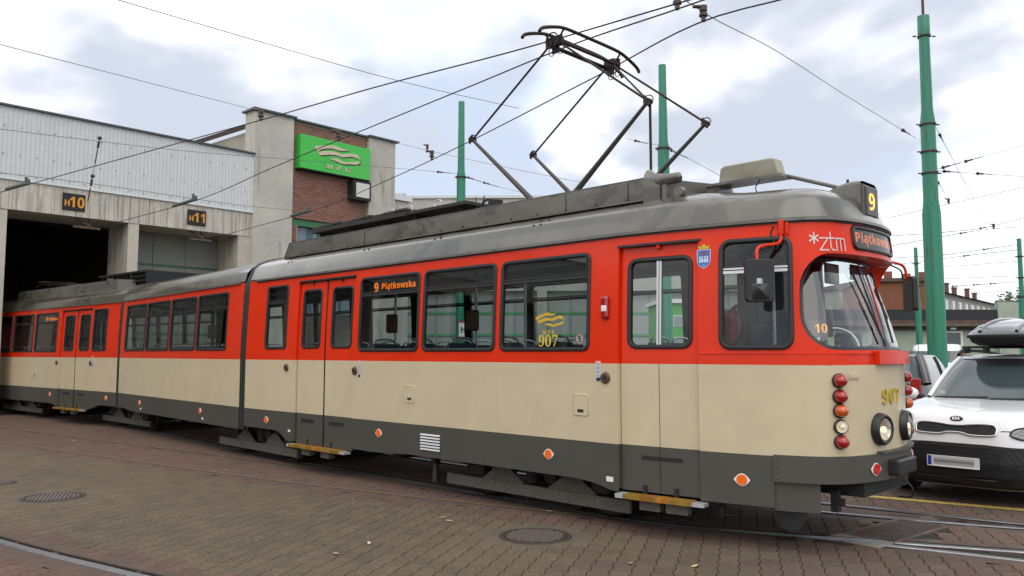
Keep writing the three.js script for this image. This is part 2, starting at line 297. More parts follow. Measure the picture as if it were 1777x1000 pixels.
const ledFront = ledMat(512, 128, (x) => { x.fillStyle = '#d9661c'; x.font = 'bold 92px sans-serif'; x.fillText('Pi\u0105tkowska', 8, 92, 496); x.fillStyle = '#0a0a0a'; for (let i = 0; i < 512; i += 5) x.fillRect(i, 0, 1, 128); for (let j = 0; j < 128; j += 5) x.fillRect(0, j, 512, 1); });
const ledNine = ledMat(128, 192, (x) => { x.fillStyle = '#ffb51e'; x.font = 'bold 170px sans-serif'; x.textAlign = 'center'; x.fillText('9', 64, 156); });
const ledTen = ledMat(160, 112, (x) => { x.fillStyle = '#ffa226'; x.font = 'bold 108px sans-serif'; x.textAlign = 'center'; x.fillText('10', 80, 95); x.fillStyle = '#050505'; for (let i = 0; i < 160; i += 9) x.fillRect(i, 0, 2, 112); for (let j = 0; j < 112; j += 9) x.fillRect(0, j, 160, 2); });
const panel = (w, h) => new THREE.PlaneGeometry(w, h);

function sideWindow(P, s0, s1, y0, y1, o = {}) {
  const hole = { s0, s1, y0, y1, r: o.r ?? 0.07 };
  const w = tp('window', gasket(P, hole, 0.028, -0.03, o.proud ?? 0.014), M.rubber);
  mesh('pane', disc(P, holeContour(hole), -0.012, 2), o.glass ?? M.glass, w);
  if (o.bar) mesh('vent_bar', [ledge(P, s0 + 0.02, s1 - 0.02, o.bar, o.bar + 0.03, -0.018, 0.008), ledge(P, s0 + 0.02, s1 - 0.02, o.bar + 0.036, o.bar + 0.052, -0.018, 0.004)], M.rubber, w);
  if (o.bar && o.vent) for (const s of [s0 + 0.045, s1 - 0.06]) mesh('vent_rail', ledge(P, s, s + 0.014, o.bar + 0.05, y1 - 0.03, -0.016, -0.004), M.rubber, w);
  return w;
}
// red window band between two ends with the given windows cut out
function windowBand(P, s0, s1, wins, y0 = YB, y1 = YG) {
  const out = [], lin_ = []; let cur = s0;
  wins.forEach((w, i) => {
    const next = wins[i + 1], a = Math.max(cur, w.s0 - 0.1), b = Math.min(s1, next ? Math.min(w.s1 + 0.1, (w.s1 + next.s0) / 2) : w.s1 + 0.1);
    if (a > cur) { out.push(...wall(P, cur, a, y0, y1)); lin_.push(...wall(P, cur, a, y0, y1, -0.05)); }
    const rect = { s0: a, s1: b, y0, y1 }, hole = { r: 0.07, ...w };
    out.push(...ring(P, rect, hole)); lin_.push(...ring(P, rect, hole, -0.05)); cur = b;
  });
  if (cur < s1) { out.push(...wall(P, cur, s1, y0, y1)); lin_.push(...wall(P, cur, s1, y0, y1, -0.05)); }
  return [out, lin_];
}
// door: two folding leaves set back in the body
function doorLeaf(P, s0, s1, win, o = {}) {
  const off = o.off ?? -0.055, ya = 0.355, yt = o.top ?? 2.60, e = 0.006;
  const rect = { s0: s0 + e, s1: s1 - e, y0: YB, y1: yt };
  const leaf = tp('door_leaf', [ring(P, rect, { r: 0.07, ...win }, off), ledge(P, s0 + e, s1 - e, YB, yt, off - 0.035, off - 0.034)].slice(0, 1), M.red);
  mesh('lower_panel', wall(P, s0 + e, s1 - e, YC, YB, off), M.cream, leaf);
  mesh('kick_panel', wall(P, s0 + e, s1 - e, ya, YC, off), M.skirt, leaf);
  mesh('leaf_back', [wall(P, s0 + e, s1 - e, ya, YB, off - 0.03), ring(P, rect, { r: 0.07, ...win }, off - 0.03)], M.lining, leaf);
  mesh('window_rim', gasket((s, y, q) => P(s, y, off + q), { r: 0.07, ...win }, 0.024, -0.03, 0.012), M.rubber, leaf);
  mesh('pane', disc(P, holeContour({ r: 0.07, ...win }), off - 0.015, 2), M.glass, leaf);
  if (o.slot) mesh('slot', ledge(P, o.slot[0], o.slot[1], 0.655, 0.70, off - 0.01, off + 0.004), M.black, leaf);
  return leaf;
}
function jambs(P, s0, s1, top, dep = -0.09) {
  const v = (s, y0, y1) => grid((u, w) => [P(s, lerp(y0, y1, u), lerp(0, dep, w)), [lerp(y0, y1, u), lerp(0, dep, w)]], 4, 1);
  tp('door_jamb', [v(s0, YB, top), v(s1, YB, top), grid((u, w) => { const s = lerp(s0, s1, u); return [P(s, top, lerp(0, dep, w)), [s, w]]; }, 8, 1)], M.red);
  tpe('door_jamb', [v(s0, YC, YB), v(s1, YC, YB)], M.cream);
  tpe('door_jamb', [v(s0, YS, YC), v(s1, YS, YC)], M.skirt);
}
function skirtWall(P, s0, s1, botOf) { // dark skirt with a lower edge that rises over the bogies
  const n = Math.ceil((s1 - s0) / 0.1), pts = [], tri = [];
  for (let i = 0; i <= n; i++) { const s = lerp(s0, s1, i / n), b = botOf(s); pts.push([s, b, -0.05], [s, b, 0], [s, lerp(b, YC, 0.5), 0], [s, YC, 0]); }
  for (let i = 0; i < n; i++) for (let k = 0; k < 3; k++) { const a = i * 4 + k; tri.push(a, a + 4, a + 1, a + 1, a + 4, a + 5); }
  return patch(P, pts, tri);
}
const trimLine = (P, s0, s1) => [ledge(P, s0, s1, YC - 0.004, YC + 0.004, 0, 0.004)];
function roofShell(outl, s0, s1, n, spineX) {
  return grid((u, v) => {
    const s = lerp(s0, s1, u), e = outl(s), sp = spineX(e.x), rho = 1 - v, h = Math.pow(1 - Math.pow(rho, 2.6), 1 / 2.2), H = 0.425 - 0.06 * sstep(7.6, 8.4, e.x);
    return [V(lerp(sp, e.x, rho), YG + 0.02 + H * h, e.z * rho), [s, v * 1.5]];
  }, n, 14);
}
const reflector = (P, s, y, m, off = 0.004, parent) => {
  const q = P(s, y, off), n = nrm(P, s, y, 0), sh = new THREE.Shape(); sh.moveTo(-0.07, 0); sh.quadraticCurveTo(-0.032, 0.052, 0, 0.052); sh.quadraticCurveTo(0.032, 0.052, 0.07, 0); sh.quadraticCurveTo(0.032, -0.052, 0, -0.052); sh.quadraticCurveTo(-0.032, -0.052, -0.07, 0);
  const look = new THREE.Matrix4().lookAt(n, V(0, 0, 0), V(0, 1, 0)).setPosition(q);
  const a = tp('reflector', extr(sh, 0.004).applyMatrix4(look), M.white);
  mesh('lens', cyl(0.043, 0.046, 0.012, 20).rotateX(Math.PI / 2).translate(0, 0, 0.008).applyMatrix4(look), m, a);
};
const button = (P, s, y) => { const n = nrm(P, s, y, 0), look = new THREE.Matrix4().lookAt(n, V(0, 0, 0), V(0, 1, 0)).setPosition(P(s, y, 0.0)); const b = tp('door_button', lathe([[0, 0.012], [0.022, 0.012], [0.024, 0.02], [0.05, 0.018], [0.056, 0]], 20).rotateX(Math.PI / 2).applyMatrix4(look), std([0.10, 0.055, 0.035], 0.35)); mesh('push_cap', cyl(0.02, 0.02, 0.012, 16).rotateX(Math.PI / 2).translate(0, 0, 0.016).applyMatrix4(look), M.black, b); };
const stickM = canvasTex(64, 320, (x) => { x.fillStyle = '#e8e8ea'; x.fillRect(0, 0, 64, 320); const c = ['#c0392b', '#2b3f70', '#2b3f70', '#3a3a3c']; for (let i = 0; i < 4; i++) { x.strokeStyle = c[i]; x.lineWidth = 6; x.strokeRect(9, 12 + i * 62, 46, 46); x.fillStyle = c[i]; x.fillRect(22, 26 + i * 62, 18, 24); } x.fillStyle = '#1c2b58'; x.fillRect(6, 258, 52, 58); });
const sticker = (P, s, y0, y1) => tp('sticker', grid((u, v) => [P(s - 0.03 + 0.06 * u, lerp(y0, y1, v), 0.003), [u, v]], 1, 1), std([1, 1, 1], 0.4, { map: stickM }));
const hatch = (P, s0, s1, y0, y1) => { const h = tp('hatch', grid((u, v) => [P(lerp(s0, s1, u), lerp(y0, y1, v), 0.006), [lerp(s0, s1, u), lerp(y0, y1, v)]], 1, 1), M.cream); mesh('hatch_rim', gasket(P, { s0, s1, y0, y1, r: 0.025 }, 0.006, 0, 0.009, 0.006), M.cream, h); mesh('latch', ledge(P, (s0 + s1) / 2 - 0.035, (s0 + s1) / 2 + 0.035, y0 + 0.03, y0 + 0.055, 0.004, 0.012), M.black, h); };
function step(P, s0, s1, off0 = -0.02, off1 = 0.12) {
  const st = tp('door_step', ledge(P, s0, s1, 0.318, 0.355, off0, off1), M.yellow);
  mesh('step_end', ledge(P, s0 - 0.09, s0, 0.315, 0.352, off0, off1 - 0.02), M.alu, st); mesh('step_end', ledge(P, s1, s1 + 0.11, 0.315, 0.345, off0, off1 - 0.03), M.alu, st);
  for (const k of [0.22, 0.62]) mesh('step_bracket', ledge(P, lerp(s0, s1, k), lerp(s0, s1, k) + 0.2, 0.23, 0.315, off0, off1 - 0.05), M.beam, st);
  for (const k of [0.2, 0.68]) mesh('hinge', ledge(P, lerp(s0, s1, k), lerp(s0, s1, k) + 0.03, 0.35, 0.43, -0.06, -0.02), M.black, st);
}

// ----- front section -----
SEC = MF;
const X0 = 0.055;
{
  const wins = [{ s0: 0.64, s1: 1.24, y0: 1.68, y1: 2.60, r: 0.06 }];
  const winsB = [{ s0: 3.05, s1: 4.255, y0: 1.64, y1: 2.575, bar: 2.335, led: true }, { s0: 4.345, s1: 5.555, y0: 1.64, y1: 2.575, bar: 2.335 }, { s0: 5.645, s1: 6.85, y0: 1.64, y1: 2.575, bar: 2.335 }];
  const D1 = [1.52, 2.92], DF = [sAtX(7.19), sAtX(7.985)];
  // cab side window and windscreen on the curved nose
  const cab = { s0: sAtX(8.175), s1: sAtX(8.765), y0: 1.65, y1: 2.575, r: 0.09 };
  const S0 = sAtX(8.815), screen = { s0: S0, s1: SF - S0, y0: 1.635, y1: 2.43, r: [0.30, 0.30] };
  const cabB = { s0: SF - cab.s1, s1: SF - cab.s0, y0: 1.65, y1: 2.575, r: 0.09 };
  // far side: plain row of windows
  const far = []; for (let i = 0; i < 6; i++) { const x1 = 7.75 - i * 1.3; far.push({ s0: SF - sAtX(x1), s1: SF - sAtX(x1 - 1.2), y0: 1.64, y1: 2.575, bar: 2.335 }); }
  const sg1 = windowBand(PF, X0, D1[0], wins), sg2 = windowBand(PF, D1[1], DF[0], winsB);
  const noseA = Math.max(DF[1], 0), noseB = (cab.s1 + screen.s0) / 2;
  const rN = ring(PF, { s0: noseB, s1: SF - noseB, y0: YB, y1: YG }, screen, 0, 4);
  const sgC = windowBand(PF, noseA, noseB, [cab]), sgD = windowBand(PF, SF - noseB, far[0].s0 - 0.06, [cabB]), sgE = windowBand(PF, far[0].s0 - 0.06, SF - X0, far);
  const header = [wall(PF, D1[0], D1[1], 2.62, YG), wall(PF, DF[0], DF[1], 2.60, YG)];
  tp('red_side_panel', [sg1[0], sg2[0], sgC[0], header], M.red);
  tp('red_front_panel', rN, M.red);
  tp('red_side_panel', [sgD[0], sgE[0]], M.red);
  tpe('cream_side_panel', [wall(PF, X0, D1[0], YC, YB), wall(PF, D1[1], DF[0], YC, YB), wall(PF, DF[1], sAtX(8.62), YC, YB)], M.cream);
  tp('cream_front_panel', wall(PF, sAtX(8.62), SF - sAtX(8.62), YC, YB), M.cream);
  tp('cream_side_panel', wall(PF, SF - sAtX(8.62), SF - X0, YC, YB), M.cream);
  tp('inner_lining', [sg1[1], sg2[1], sgC[1], sgD[1], sgE[1], wall(PF, X0, D1[0], 0.6, YB, -0.05), wall(PF, D1[1], DF[0], 0.6, YB, -0.05), wall(PF, DF[1], SF - X0, 0.6, YB, -0.05)], M.lining);
  // mouldings: belt rail below the cab windows
  tp('belt_moulding', ledge(PF, DF[1] + 0.01, SF - DF[1], YB + 0.09, YB + 0.10, 0, 0.008), M.red);
  // skirts
  const bot = (s) => { const a = Math.abs(s - 0.35); let b = 0.40; if (s < 1.5) b = 0.50 - 0.14 * sstep(1.0, 1.4, s); else b = 0.39 + 0.03 * sstep(3.4, 4.2, s) * sstep(7.1, 6.6, s) - 0.04 * sstep(6.9, 7.15, s); return b; };
  tpe('skirt', [skirtWall(PF, X0, D1[0], bot), skirtWall(PF, D1[1], DF[0], bot), skirtWall(PF, DF[1], sAtX(8.6), () => 0.36)], M.skirt);
  tp('skirt', [skirtWall(PF, SF - sAtX(8.6), SF - X0, () => 0.40)], M.skirt);
  tp('nose_skirt', [skirtWall(PF, sAtX(8.6), sAtX(8.93), () => 0.34).translate(-0.012, 0, -0.012)], M.skirt);
  tp('front_bumper', ledge(PF, sAtX(8.6), SF - sAtX(8.6), 0.575, YC + 0.012, -0.06, 0.03, 0.08), M.skirt);
  for (let k = 0; k < 4; k++) tp('rivet', new THREE.SphereGeometry(0.008, 6, 5).translate(...PF(sAtX(8.62), 0.6 + k * 0.05, 0.032).toArray()), M.skirt);
  tp('bumper_lip', ledge(PF, sAtZ(0.32), sAtZ(-0.75), YC + 0.013, YC + 0.03, -0.02, 0.055, 0.08), M.skirt);
  tp('buffer_block', [rbox(0.12, 0.13, 0.42, 0.02, 9.255, 0.672, 0.0)], M.rubber);
  tp('coupling_beam', [bx(8.4, 9.14, 0.45, 0.57, -0.5, 0.5), bx(8.92, 8.98, 0.33, 0.5, 0.58, 0.64), bx(8.98, 9.02, 0.38, 0.44, 0.59, 0.62)], M.black);
  tp('cable_hose', tube([V(9.05, 0.55, -0.35), V(9.2, 0.45, -0.38), V(9.2, 0.36, -0.4), V(9.08, 0.34, -0.42)], 0.007), M.rubber);
  tp('sand_flap', [cyl(0.13, 0.13, 0.05, 24).rotateX(Math.PI / 2).scale(1, 1.1, 1).translate(8.68, 0.31, 0.84)], M.rubber);
  tp('skirt_bracket', [bar(V(8.08, 0.36, 0.9), V(8.08, 0.2, 0.9), 0.016), box(0.14, 0.02, 0.05, 8.12, 0.24, 0.9), cyl(0.04, 0.04, 0.05, 12).translate(8.08, 0.28, 0.9)], M.black);
  // doors
  doorLeaf(PF, D1[0] + 0.01, 2.215, { s0: 1.62, s1: 2.09, y0: 1.685, y1: 2.495 }, { slot: [1.66, 1.98], off: -0.03 });
  doorLeaf(PF, 2.235, D1[1] - 0.01, { s0: 2.365, s1: 2.84, y0: 1.685, y1: 2.495 }, { slot: [2.36, 2.70], off: -0.03 });
  tp('door_seal', ledge(PF, 2.212, 2.238, 0.36, 2.6, -0.05, -0.018), M.rubber);
  for (const s of [1.86, 2.58]) tp('door_hinge', [cyl(0.015, 0.015, 0.06, 8).translate(...PF(s, 2.6, -0.01).toArray())], M.black);
  for (const x of [3.0, 5.6]) tp('panel_seam', ledge(PF, x, x + 0.004, YC + 0.01, YB - 0.01, -0.001, 0.0015), M.cream);
  jambs(PF, D1[0], D1[1], 2.62); jambs(PF, DF[0], DF[1], 2.60);
  tp('door_rail', ledge(PF, D1[0], D1[1], 2.615, 2.635, -0.02, 0.012), M.rubber);
  tp('door_rail', ledge(PF, DF[0] - 0.01, DF[1] + 0.02, 2.595, 2.615, -0.03, 0.01), M.rubber);
  const dm = sAtX(7.585), wE = [sAtX(7.275), sAtX(7.90)];
  // front door: one wide window across both leaves
  const big = { s0: wE[0], s1: wE[1], y0: 1.66, y1: 2.475, r: 0.085 }, dOff = -0.045;
  const fd = tp('door_leaf', ring(PF, { s0: DF[0] + 0.008, s1: DF[1] - 0.008, y0: YB, y1: 2.59 }, big, dOff), M.red);
  fd.userData.label = 'front double door with wide window';
  mesh('lower_panel', wall(PF, DF[0] + 0.008, dm - 0.003, YC, YB, dOff), M.cream, fd); mesh('lower_panel', wall(PF, dm + 0.003, DF[1] - 0.008, YC, YB, dOff), M.cream, fd);
  mesh('kick_panel', wall(PF, DF[0] + 0.008, dm - 0.003, 0.37, YC, dOff), M.skirt, fd); mesh('kick_panel', wall(PF, dm + 0.003, DF[1] - 0.008, 0.37, YC, dOff), M.skirt, fd);
  mesh('leaf_back', [wall(PF, DF[0] + 0.008, DF[1] - 0.008, 0.37, YB, dOff - 0.03), ring(PF, { s0: DF[0] + 0.008, s1: DF[1] - 0.008, y0: YB, y1: 2.59 }, big, dOff - 0.03)], M.lining, fd);
  mesh('window_rim', gasket((s, y, q) => PF(s, y, dOff + q), big, 0.028, -0.03, 0.014), M.rubber, fd);
  mesh('pane', disc(PF, holeContour(big), dOff - 0.012, 3), M.clear, fd);
  mesh('centre_bar', ledge(PF, dm - 0.022, dm - 0.002, 1.68, 2.455, dOff - 0.02, dOff + 0.008), M.alu, fd); mesh('centre_bar', ledge(PF, dm + 0.004, dm + 0.024, 1.68, 2.455, dOff - 0.02, dOff + 0.004), M.pole, fd);
  mesh('slot', ledge(PF, sAtX(7.40), sAtX(7.80), 0.655, 0.69, dOff - 0.01, dOff + 0.004), M.black, fd);
  mesh('joint_strip', ledge(PF, dm - 0.004, dm + 0.004, 0.37, 1.65, dOff - 0.02, dOff - 0.003), M.black, fd);
  mesh('top_latch', [cyl(0.022, 0.022, 0.05, 10).translate(...PF(dm, 2.585, -0.02).toArray())], M.red, fd);
  step(PF, D1[0] + 0.06, 2.78); step(PF, sAtX(7.30), sAtX(7.93));
  // windows
  for (const w of wins) sideWindow(PF, w.s0, w.s1, w.y0, w.y1, { r: 0.06, bar: 2.335 });
  winsB.forEach((w, i) => sideWindow(PF, w.s0, w.s1, w.y0, w.y1, { bar: w.bar, vent: i > 0 }));
  sideWindow(PF, cab.s0, cab.s1, cab.y0, cab.y1, { r: 0.09, proud: 0.02 });
  { const o = tp('cab_vent_frame', [ledge(PF, cab.s0 + 0.03, cab.s1 - 0.03, 2.285, 2.31, -0.02, 0.012), ledge(PF, cab.s0 + 0.03, cab.s1 - 0.03, 2.32, 2.335, -0.02, 0.008)], M.alu); mesh('vent_edge', ledge(PF, cab.s1 - 0.06, cab.s1 - 0.045, 2.335, 2.54, -0.02, 0.0), M.rubber, o); }
  for (const w of far) sideWindow(PF, w.s0, w.s1, w.y0, w.y1, { bar: w.bar, glass: M.clear });
  sideWindow(PF, cabB.s0, cabB.s1, cabB.y0, cabB.y1, { r: 0.09, glass: M.clear });
  // windscreen: glass leans back under the brow, divided in the middle
  const lean = (s, y) => -0.02 - 0.19 * Math.max(0, (y - 1.635) / 0.795);
  const wc = holeContour(screen), reveal = [];
  { const n = wc.length, pos = [], uv = [], idx = []; for (const k of [0, 1]) wc.forEach(([s, y]) => { const q = PF(s, y, k ? lean(s, y) - 0.02 : 0); pos.push(q.x, q.y, q.z); uv.push(s, y); }); for (let i = 0; i < n; i++) { const j = (i + 1) % n; idx.push(i, i + n, j, j, i + n, j + n); } const g = new THREE.BufferGeometry(); g.setAttribute('position', new THREE.Float32BufferAttribute(pos, 3)); g.setAttribute('uv', new THREE.Float32BufferAttribute(uv, 2)); g.setIndex(idx); g.computeVertexNormals(); reveal.push(g); }
  tp('windscreen_reveal', reveal, M.red);
  const wsEdge = tp('windscreen', gasket((s, y, q) => PF(s, y, lean(s, y) + q), screen, 0.03, -0.02, 0.012), M.rubber);
  const half = (sgn) => { const m = SN; return [grid((u, v) => { const y = lerp(screen.y0, screen.y1, v); const c = wc; let lo = screen.s0, hi = screen.s1; // contour half-width at this height
    const hy = (screen.y1 - screen.y0) / 2, cy = (screen.y0 + screen.y1) / 2, dy = Math.abs(y - cy) - (hy - 0.30), r = 0.30; const cut = dy > 0 ? r - Math.sqrt(Math.max(0, r * r - Math.min(dy, r) ** 2)) : 0; const a = sgn > 0 ? m : lo + cut, b = sgn > 0 ? hi - cut : m; const s = lerp(a, b, u); return [PF(s, y, lean(s, y)), [u, v]]; }, 18, 14)]; };
  mesh('windscreen_pane', half(-1), M.screen, wsEdge); mesh('windscreen_pane', half(1), M.screen, wsEdge);
  mesh('divider', grid((u, v) => { const y = lerp(screen.y0, screen.y1, v); return [PF(SN + (u - 0.5) * 0.045, y, lean(SN, y) + 0.012), [u, v]]; }, 2, 8), M.rubber, wsEdge);
  // wipers
  const wp = (s, y) => PF(s, y, lean(s, y) + 0.03);
  for (const sg of [-1, 1]) { const w = tp('wiper', [bar(wp(SN + sg * 0.10, 1.70), wp(SN + sg * 0.20, 2.06), 0.009)], M.black); mesh('blade', [bar(wp(SN + sg * 0.12, 1.82), wp(SN + sg * 0.27, 2.34), 0.009)], M.black, w); }
  // destination display over the windscreen
  const dp = { s0: sAtZ(0.44), s1: sAtZ(-0.44), y0: 2.485, y1: 2.672, r: 0.05 };
  const ds = tp('destination_display', gasket(PF, dp, 0.02, 0, 0.02), M.rubber);
  mesh('display_face', grid((u, v) => [PF(lerp(dp.s0 + 0.012, dp.s1 - 0.012, u), lerp(dp.y0 + 0.01, dp.y1 - 0.01, v), 0.006), [u, v]], 16, 1), ledFront, ds);
  // side display behind the first large window
  const sd = tp('destination_display', bx(3.12, 4.2, 2.345, 2.56, 1.02, 1.06), M.black); mesh('display_face', panel(0.98, 0.19).translate(3.67, 2.455, 1.064), ledSide, sd);
  // roof
  const outl = (s) => PF(s, YG, 0.0);
  tp('roof', roofShell(outl, X0, SF - X0, 150, (x) => (x < 7.9 ? x : 7.9 + (x - 7.9) * 0.32)), M.roof);
  tp('gutter', [ledge(PF, X0 + 0.22, SF - X0, YG - 0.012, YG + 0.014, -0.02, 0.032, 0.1)], M.fairing);
  tp('gutter_shadow_strip', [ledge(PF, X0 + 0.22, SF - X0, YG - 0.026, YG - 0.012, -0.02, 0.012, 0.1)], M.rubber);  // black strip painting in the shadow below the gutter
  // small fittings
  reflector(PF, 0.74, 0.632, M.orangeRef); reflector(PF, 3.52, 0.628, M.orangeRef); reflector(PF, 6.335, 0.615, M.orangeRef); reflector(PF, sAtX(8.34), 0.565, M.orangeRef);
  reflector((s, y, o) => PF(s, y, o + 0.03), sAtZ(0.40), 0.672, M.redRef); reflector((s, y, o) => PF(s, y, o + 0.03), sAtZ(-0.66), 0.69, M.redRef);
  button(PF, 1.28, 1.405); button(PF, 2.985, 1.385); button(PF, 7.05, 1.38);
  sticker(PF, 3.08, 1.30, 1.515); sticker(PF, 6.965, 1.345, 1.535);
  hatch(PF, 4.03, 4.21, 1.03, 1.222); hatch(PF, 6.66, 6.84, 1.02, 1.215);
  { const v = tp('vent_grille', ledge(PF, 4.33, 4.69, 0.49, 0.69, -0.03, -0.02), M.black); for (let i = 0; i < 6; i++) mesh('louvre', grid((u, w) => [PF(lerp(4.335, 4.685, u), 0.50 + i * 0.033 + 0.018 * w, 0.004 + 0.012 * (1 - w)), [u, w]], 1, 1), M.alu, v); }
  { const q = PF(7.055, 2.04, 0.015); const l = tp('marker_lamp', rbox(0.085, 0.22, 0.06, 0.028, q.x, q.y, q.z, 4), M.redLens); mesh('lamp_glass', rbox(0.06, 0.06, 0.03, 0.012, q.x + 0.002, q.y - 0.012, q.z + 0.022), M.white, l); }
  // arms of the town: crowned blue shield
  { const s = sAtX(8.03), n = nrm(PF, s, 2.44, 0), look = new THREE.Matrix4().lookAt(n, V(0, 0, 0), V(0, 1, 0)).setPosition(PF(s, 2.44, 0.002)); const sh = new THREE.Shape(); sh.moveTo(-0.062, 0.075); sh.lineTo(0.062, 0.075); sh.lineTo(0.062, -0.02); sh.quadraticCurveTo(0.058, -0.07, 0, -0.095); sh.quadraticCurveTo(-0.058, -0.07, -0.062, -0.02); sh.closePath();
    const g = new THREE.ShapeGeometry(sh, 8), p = g.attributes.position, uv = new Float32Array(p.count * 2); for (let i = 0; i < p.count; i++) { uv[i * 2] = (p.getX(i) + 0.062) / 0.124; uv[i * 2 + 1] = (p.getY(i) + 0.095) / 0.17; } g.setAttribute('uv', new THREE.BufferAttribute(uv, 2));
    const ct = canvasTex(128, 176, (x) => { x.fillStyle = '#3a6fb5'; x.fillRect(0, 0, 128, 176); x.strokeStyle = '#c9d3e2'; x.lineWidth = 7; x.beginPath(); x.moveTo(3, 3); x.lineTo(125, 3); x.lineTo(125, 110); x.quadraticCurveTo(118, 150, 64, 174); x.quadraticCurveTo(8, 150, 3, 110); x.closePath(); x.stroke(); x.fillStyle = '#cfd8e6'; for (const k of [22, 44, 70, 92]) x.fillRect(k, 62, 13, 60); x.fillRect(22, 96, 84, 14); x.fillStyle = '#b02020'; x.fillRect(48, 18, 32, 34); x.fillStyle = '#7f8ea8'; x.beginPath(); x.arc(64, 148, 15, 0, 7); x.fill(); });
    const c = tp('coat_of_arms', g.applyMatrix4(look), std([1, 1, 1], 0.4, { map: ct })); const cr = shapeOf([[-0.045, 0.08], [0.045, 0.08], [0.055, 0.115], [0.03, 0.097], [0, 0.125], [-0.03, 0.097], [-0.055, 0.115]]); mesh('crown', extr(cr, 0.001).applyMatrix4(look), M.yellowPaint, c); }
}
// the company's three interlocking waves, in the sign's own metres
const WAVES = [
  [[0.52, 0.82], [0.75, 0.88], [1.14, 0.98], [1.40, 1.01], [1.60, 0.96], [1.97, 0.94], [1.72, 0.88], [1.49, 0.86], [1.27, 0.89], [0.97, 0.83], [0.75, 0.74], [0.66, 0.67]],
  [[0.66, 0.665], [0.9, 0.72], [1.14, 0.77], [1.40, 0.79], [1.65, 0.75], [2.11, 0.86], [2.37, 0.845], [2.485, 0.66], [2.37, 0.72], [2.08, 0.745], [1.72, 0.645], [1.40, 0.675], [1.14, 0.645], [0.78, 0.55]],
  [[1.14, 0.50], [1.46, 0.56], [1.785, 0.485], [2.175, 0.56], [2.485, 0.63], [2.40, 0.51], [1.785, 0.40], [1.40, 0.46]]];
// lettering laid on the curved body
const fontB = await new FontLoader().loadAsync('fonts/droid/droid_sans_bold.typeface.json');
const fontR = await new FontLoader().loadAsync('fonts/droid/droid_sans_regular.typeface.json');
const fontS = await new FontLoader().loadAsync('fonts/droid/droid_serif_bold.typeface.json');
function letters(txt, font, size, depth = 0.004) { const g = new TextGeometry(txt, { font, size, depth, curveSegments: 6, bevelEnabled: false }); g.computeBoundingBox(); const b = g.boundingBox; return g.translate(-(b.min.x + b.max.x) / 2, -(b.min.y + b.max.y) / 2, 0); }
function wrap(g, P, s, y, dir = 1) { const p = g.attributes.position; for (let i = 0; i < p.count; i++) { const q = P(s + dir * p.getX(i), y + p.getY(i), 0.002 + p.getZ(i)); p.setXYZ(i, q.x, q.y, q.z); } g.computeVertexNormals(); return g; }
{
  const s0 = sAtX(8.78), strokes = (list, w = 0.009) => list.map(([a, b]) => { const d = Math.hypot(b[0] - a[0], b[1] - a[1]); return tr(new THREE.BoxGeometry(d + w, w, 0.003, 6, 1, 1).rotateZ(Math.atan2(b[1] - a[1], b[0] - a[0])), (a[0] + b[0]) / 2, (a[1] + b[1]) / 2, 0); });
  const silver = std([0.66, 0.64, 0.62], 0.45, { metalness: 0.1 });
  const ast = []; for (let k = 0; k < 3; k++) { const a = (90 + k * 60) * D2R, c = Math.cos(a) * 0.045, d = Math.sin(a) * 0.045; ast.push([[-c, -d], [c, d]]); }
  const st = join(strokes(ast, 0.012)); tp('operator_mark', wrap(st, PF, s0 + sAtZ(0.75) - s0 - 0.105, 2.555), silver);
  const z = [[[0, 0.1], [0.085, 0.1]], [[0.085, 0.1], [0, 0]], [[0, 0], [0.085, 0]]], t_ = [[[0.11, 0.15], [0.11, 0.02]], [[0.11, 0.02], [0.13, 0]], [[0.13, 0], [0.155, 0]], [[0.085, 0.1], [0.155, 0.1]]], m = [[[0.175, 0], [0.175, 0.1]], [[0.175, 0.1], [0.265, 0.1]], [[0.225, 0], [0.225, 0.1]], [[0.275, 0], [0.275, 0.09]], [[0.265, 0.1], [0.275, 0.09]]];
  const off = sAtZ(0.75) - s0 - 0.05;
  [z, t_, m].forEach((l) => tp('letter', wrap(join(strokes(l, 0.01)), PF, s0 + off, 2.455), silver));
  const gold = std([0.60, 0.46, 0.07], 0.35, { metalness: 0.35 }), gold2 = std([0.62, 0.40, 0.02], 0.4);
  for (const [i, ch] of ['9', '0', '7'].entries()) { const g = letters(ch, fontS, 0.125, 0.012); tp('number_digit', wrap(g, PF, SN - 0.0 + (i - 1) * 0.135 - 0.035, 1.25), gold); }
  // window transfer: wave logo, MPK and number in gold
  const P3 = (s, y, o) => PF(s, y, o - 0.008);
  for (const sh of WAVES) tp('window_logo', wrap(extr(shapeOf(sh.map(([u, v]) => [(u - 1.5) * 0.2, (v - 0.7) * 0.24])), 0.001), P3, 6.335, 1.945), gold2);
  tp('window_letters', wrap(letters('M P K', fontS, 0.042, 0.001), P3, 6.325, 1.82), gold2);
  tp('window_number', wrap(letters('907', fontS, 0.115, 0.001), P3, 6.32, 1.735), std([0.62, 0.5, 0.06], 0.4));
  // speed disc and stickers in the windows
  const sp = tp('speed_sticker', wrap(new THREE.CircleGeometry(0.055, 20), P3, 6.73, 1.75), std([0.34, 0.34, 0.33], 0.5)); const rg = wrap(new THREE.RingGeometry(0.046, 0.058, 20), (s, y, o) => P3(s, y, o + 0.001), 6.73, 1.75); mesh('speed_ring', rg, std([0.22, 0.09, 0.08], 0.5), sp); mesh('speed_digit', wrap(letters('5', fontB, 0.06, 0.001), (s, y, o) => P3(s, y, o + 0.001), 6.73, 1.75), M.black, sp);
}
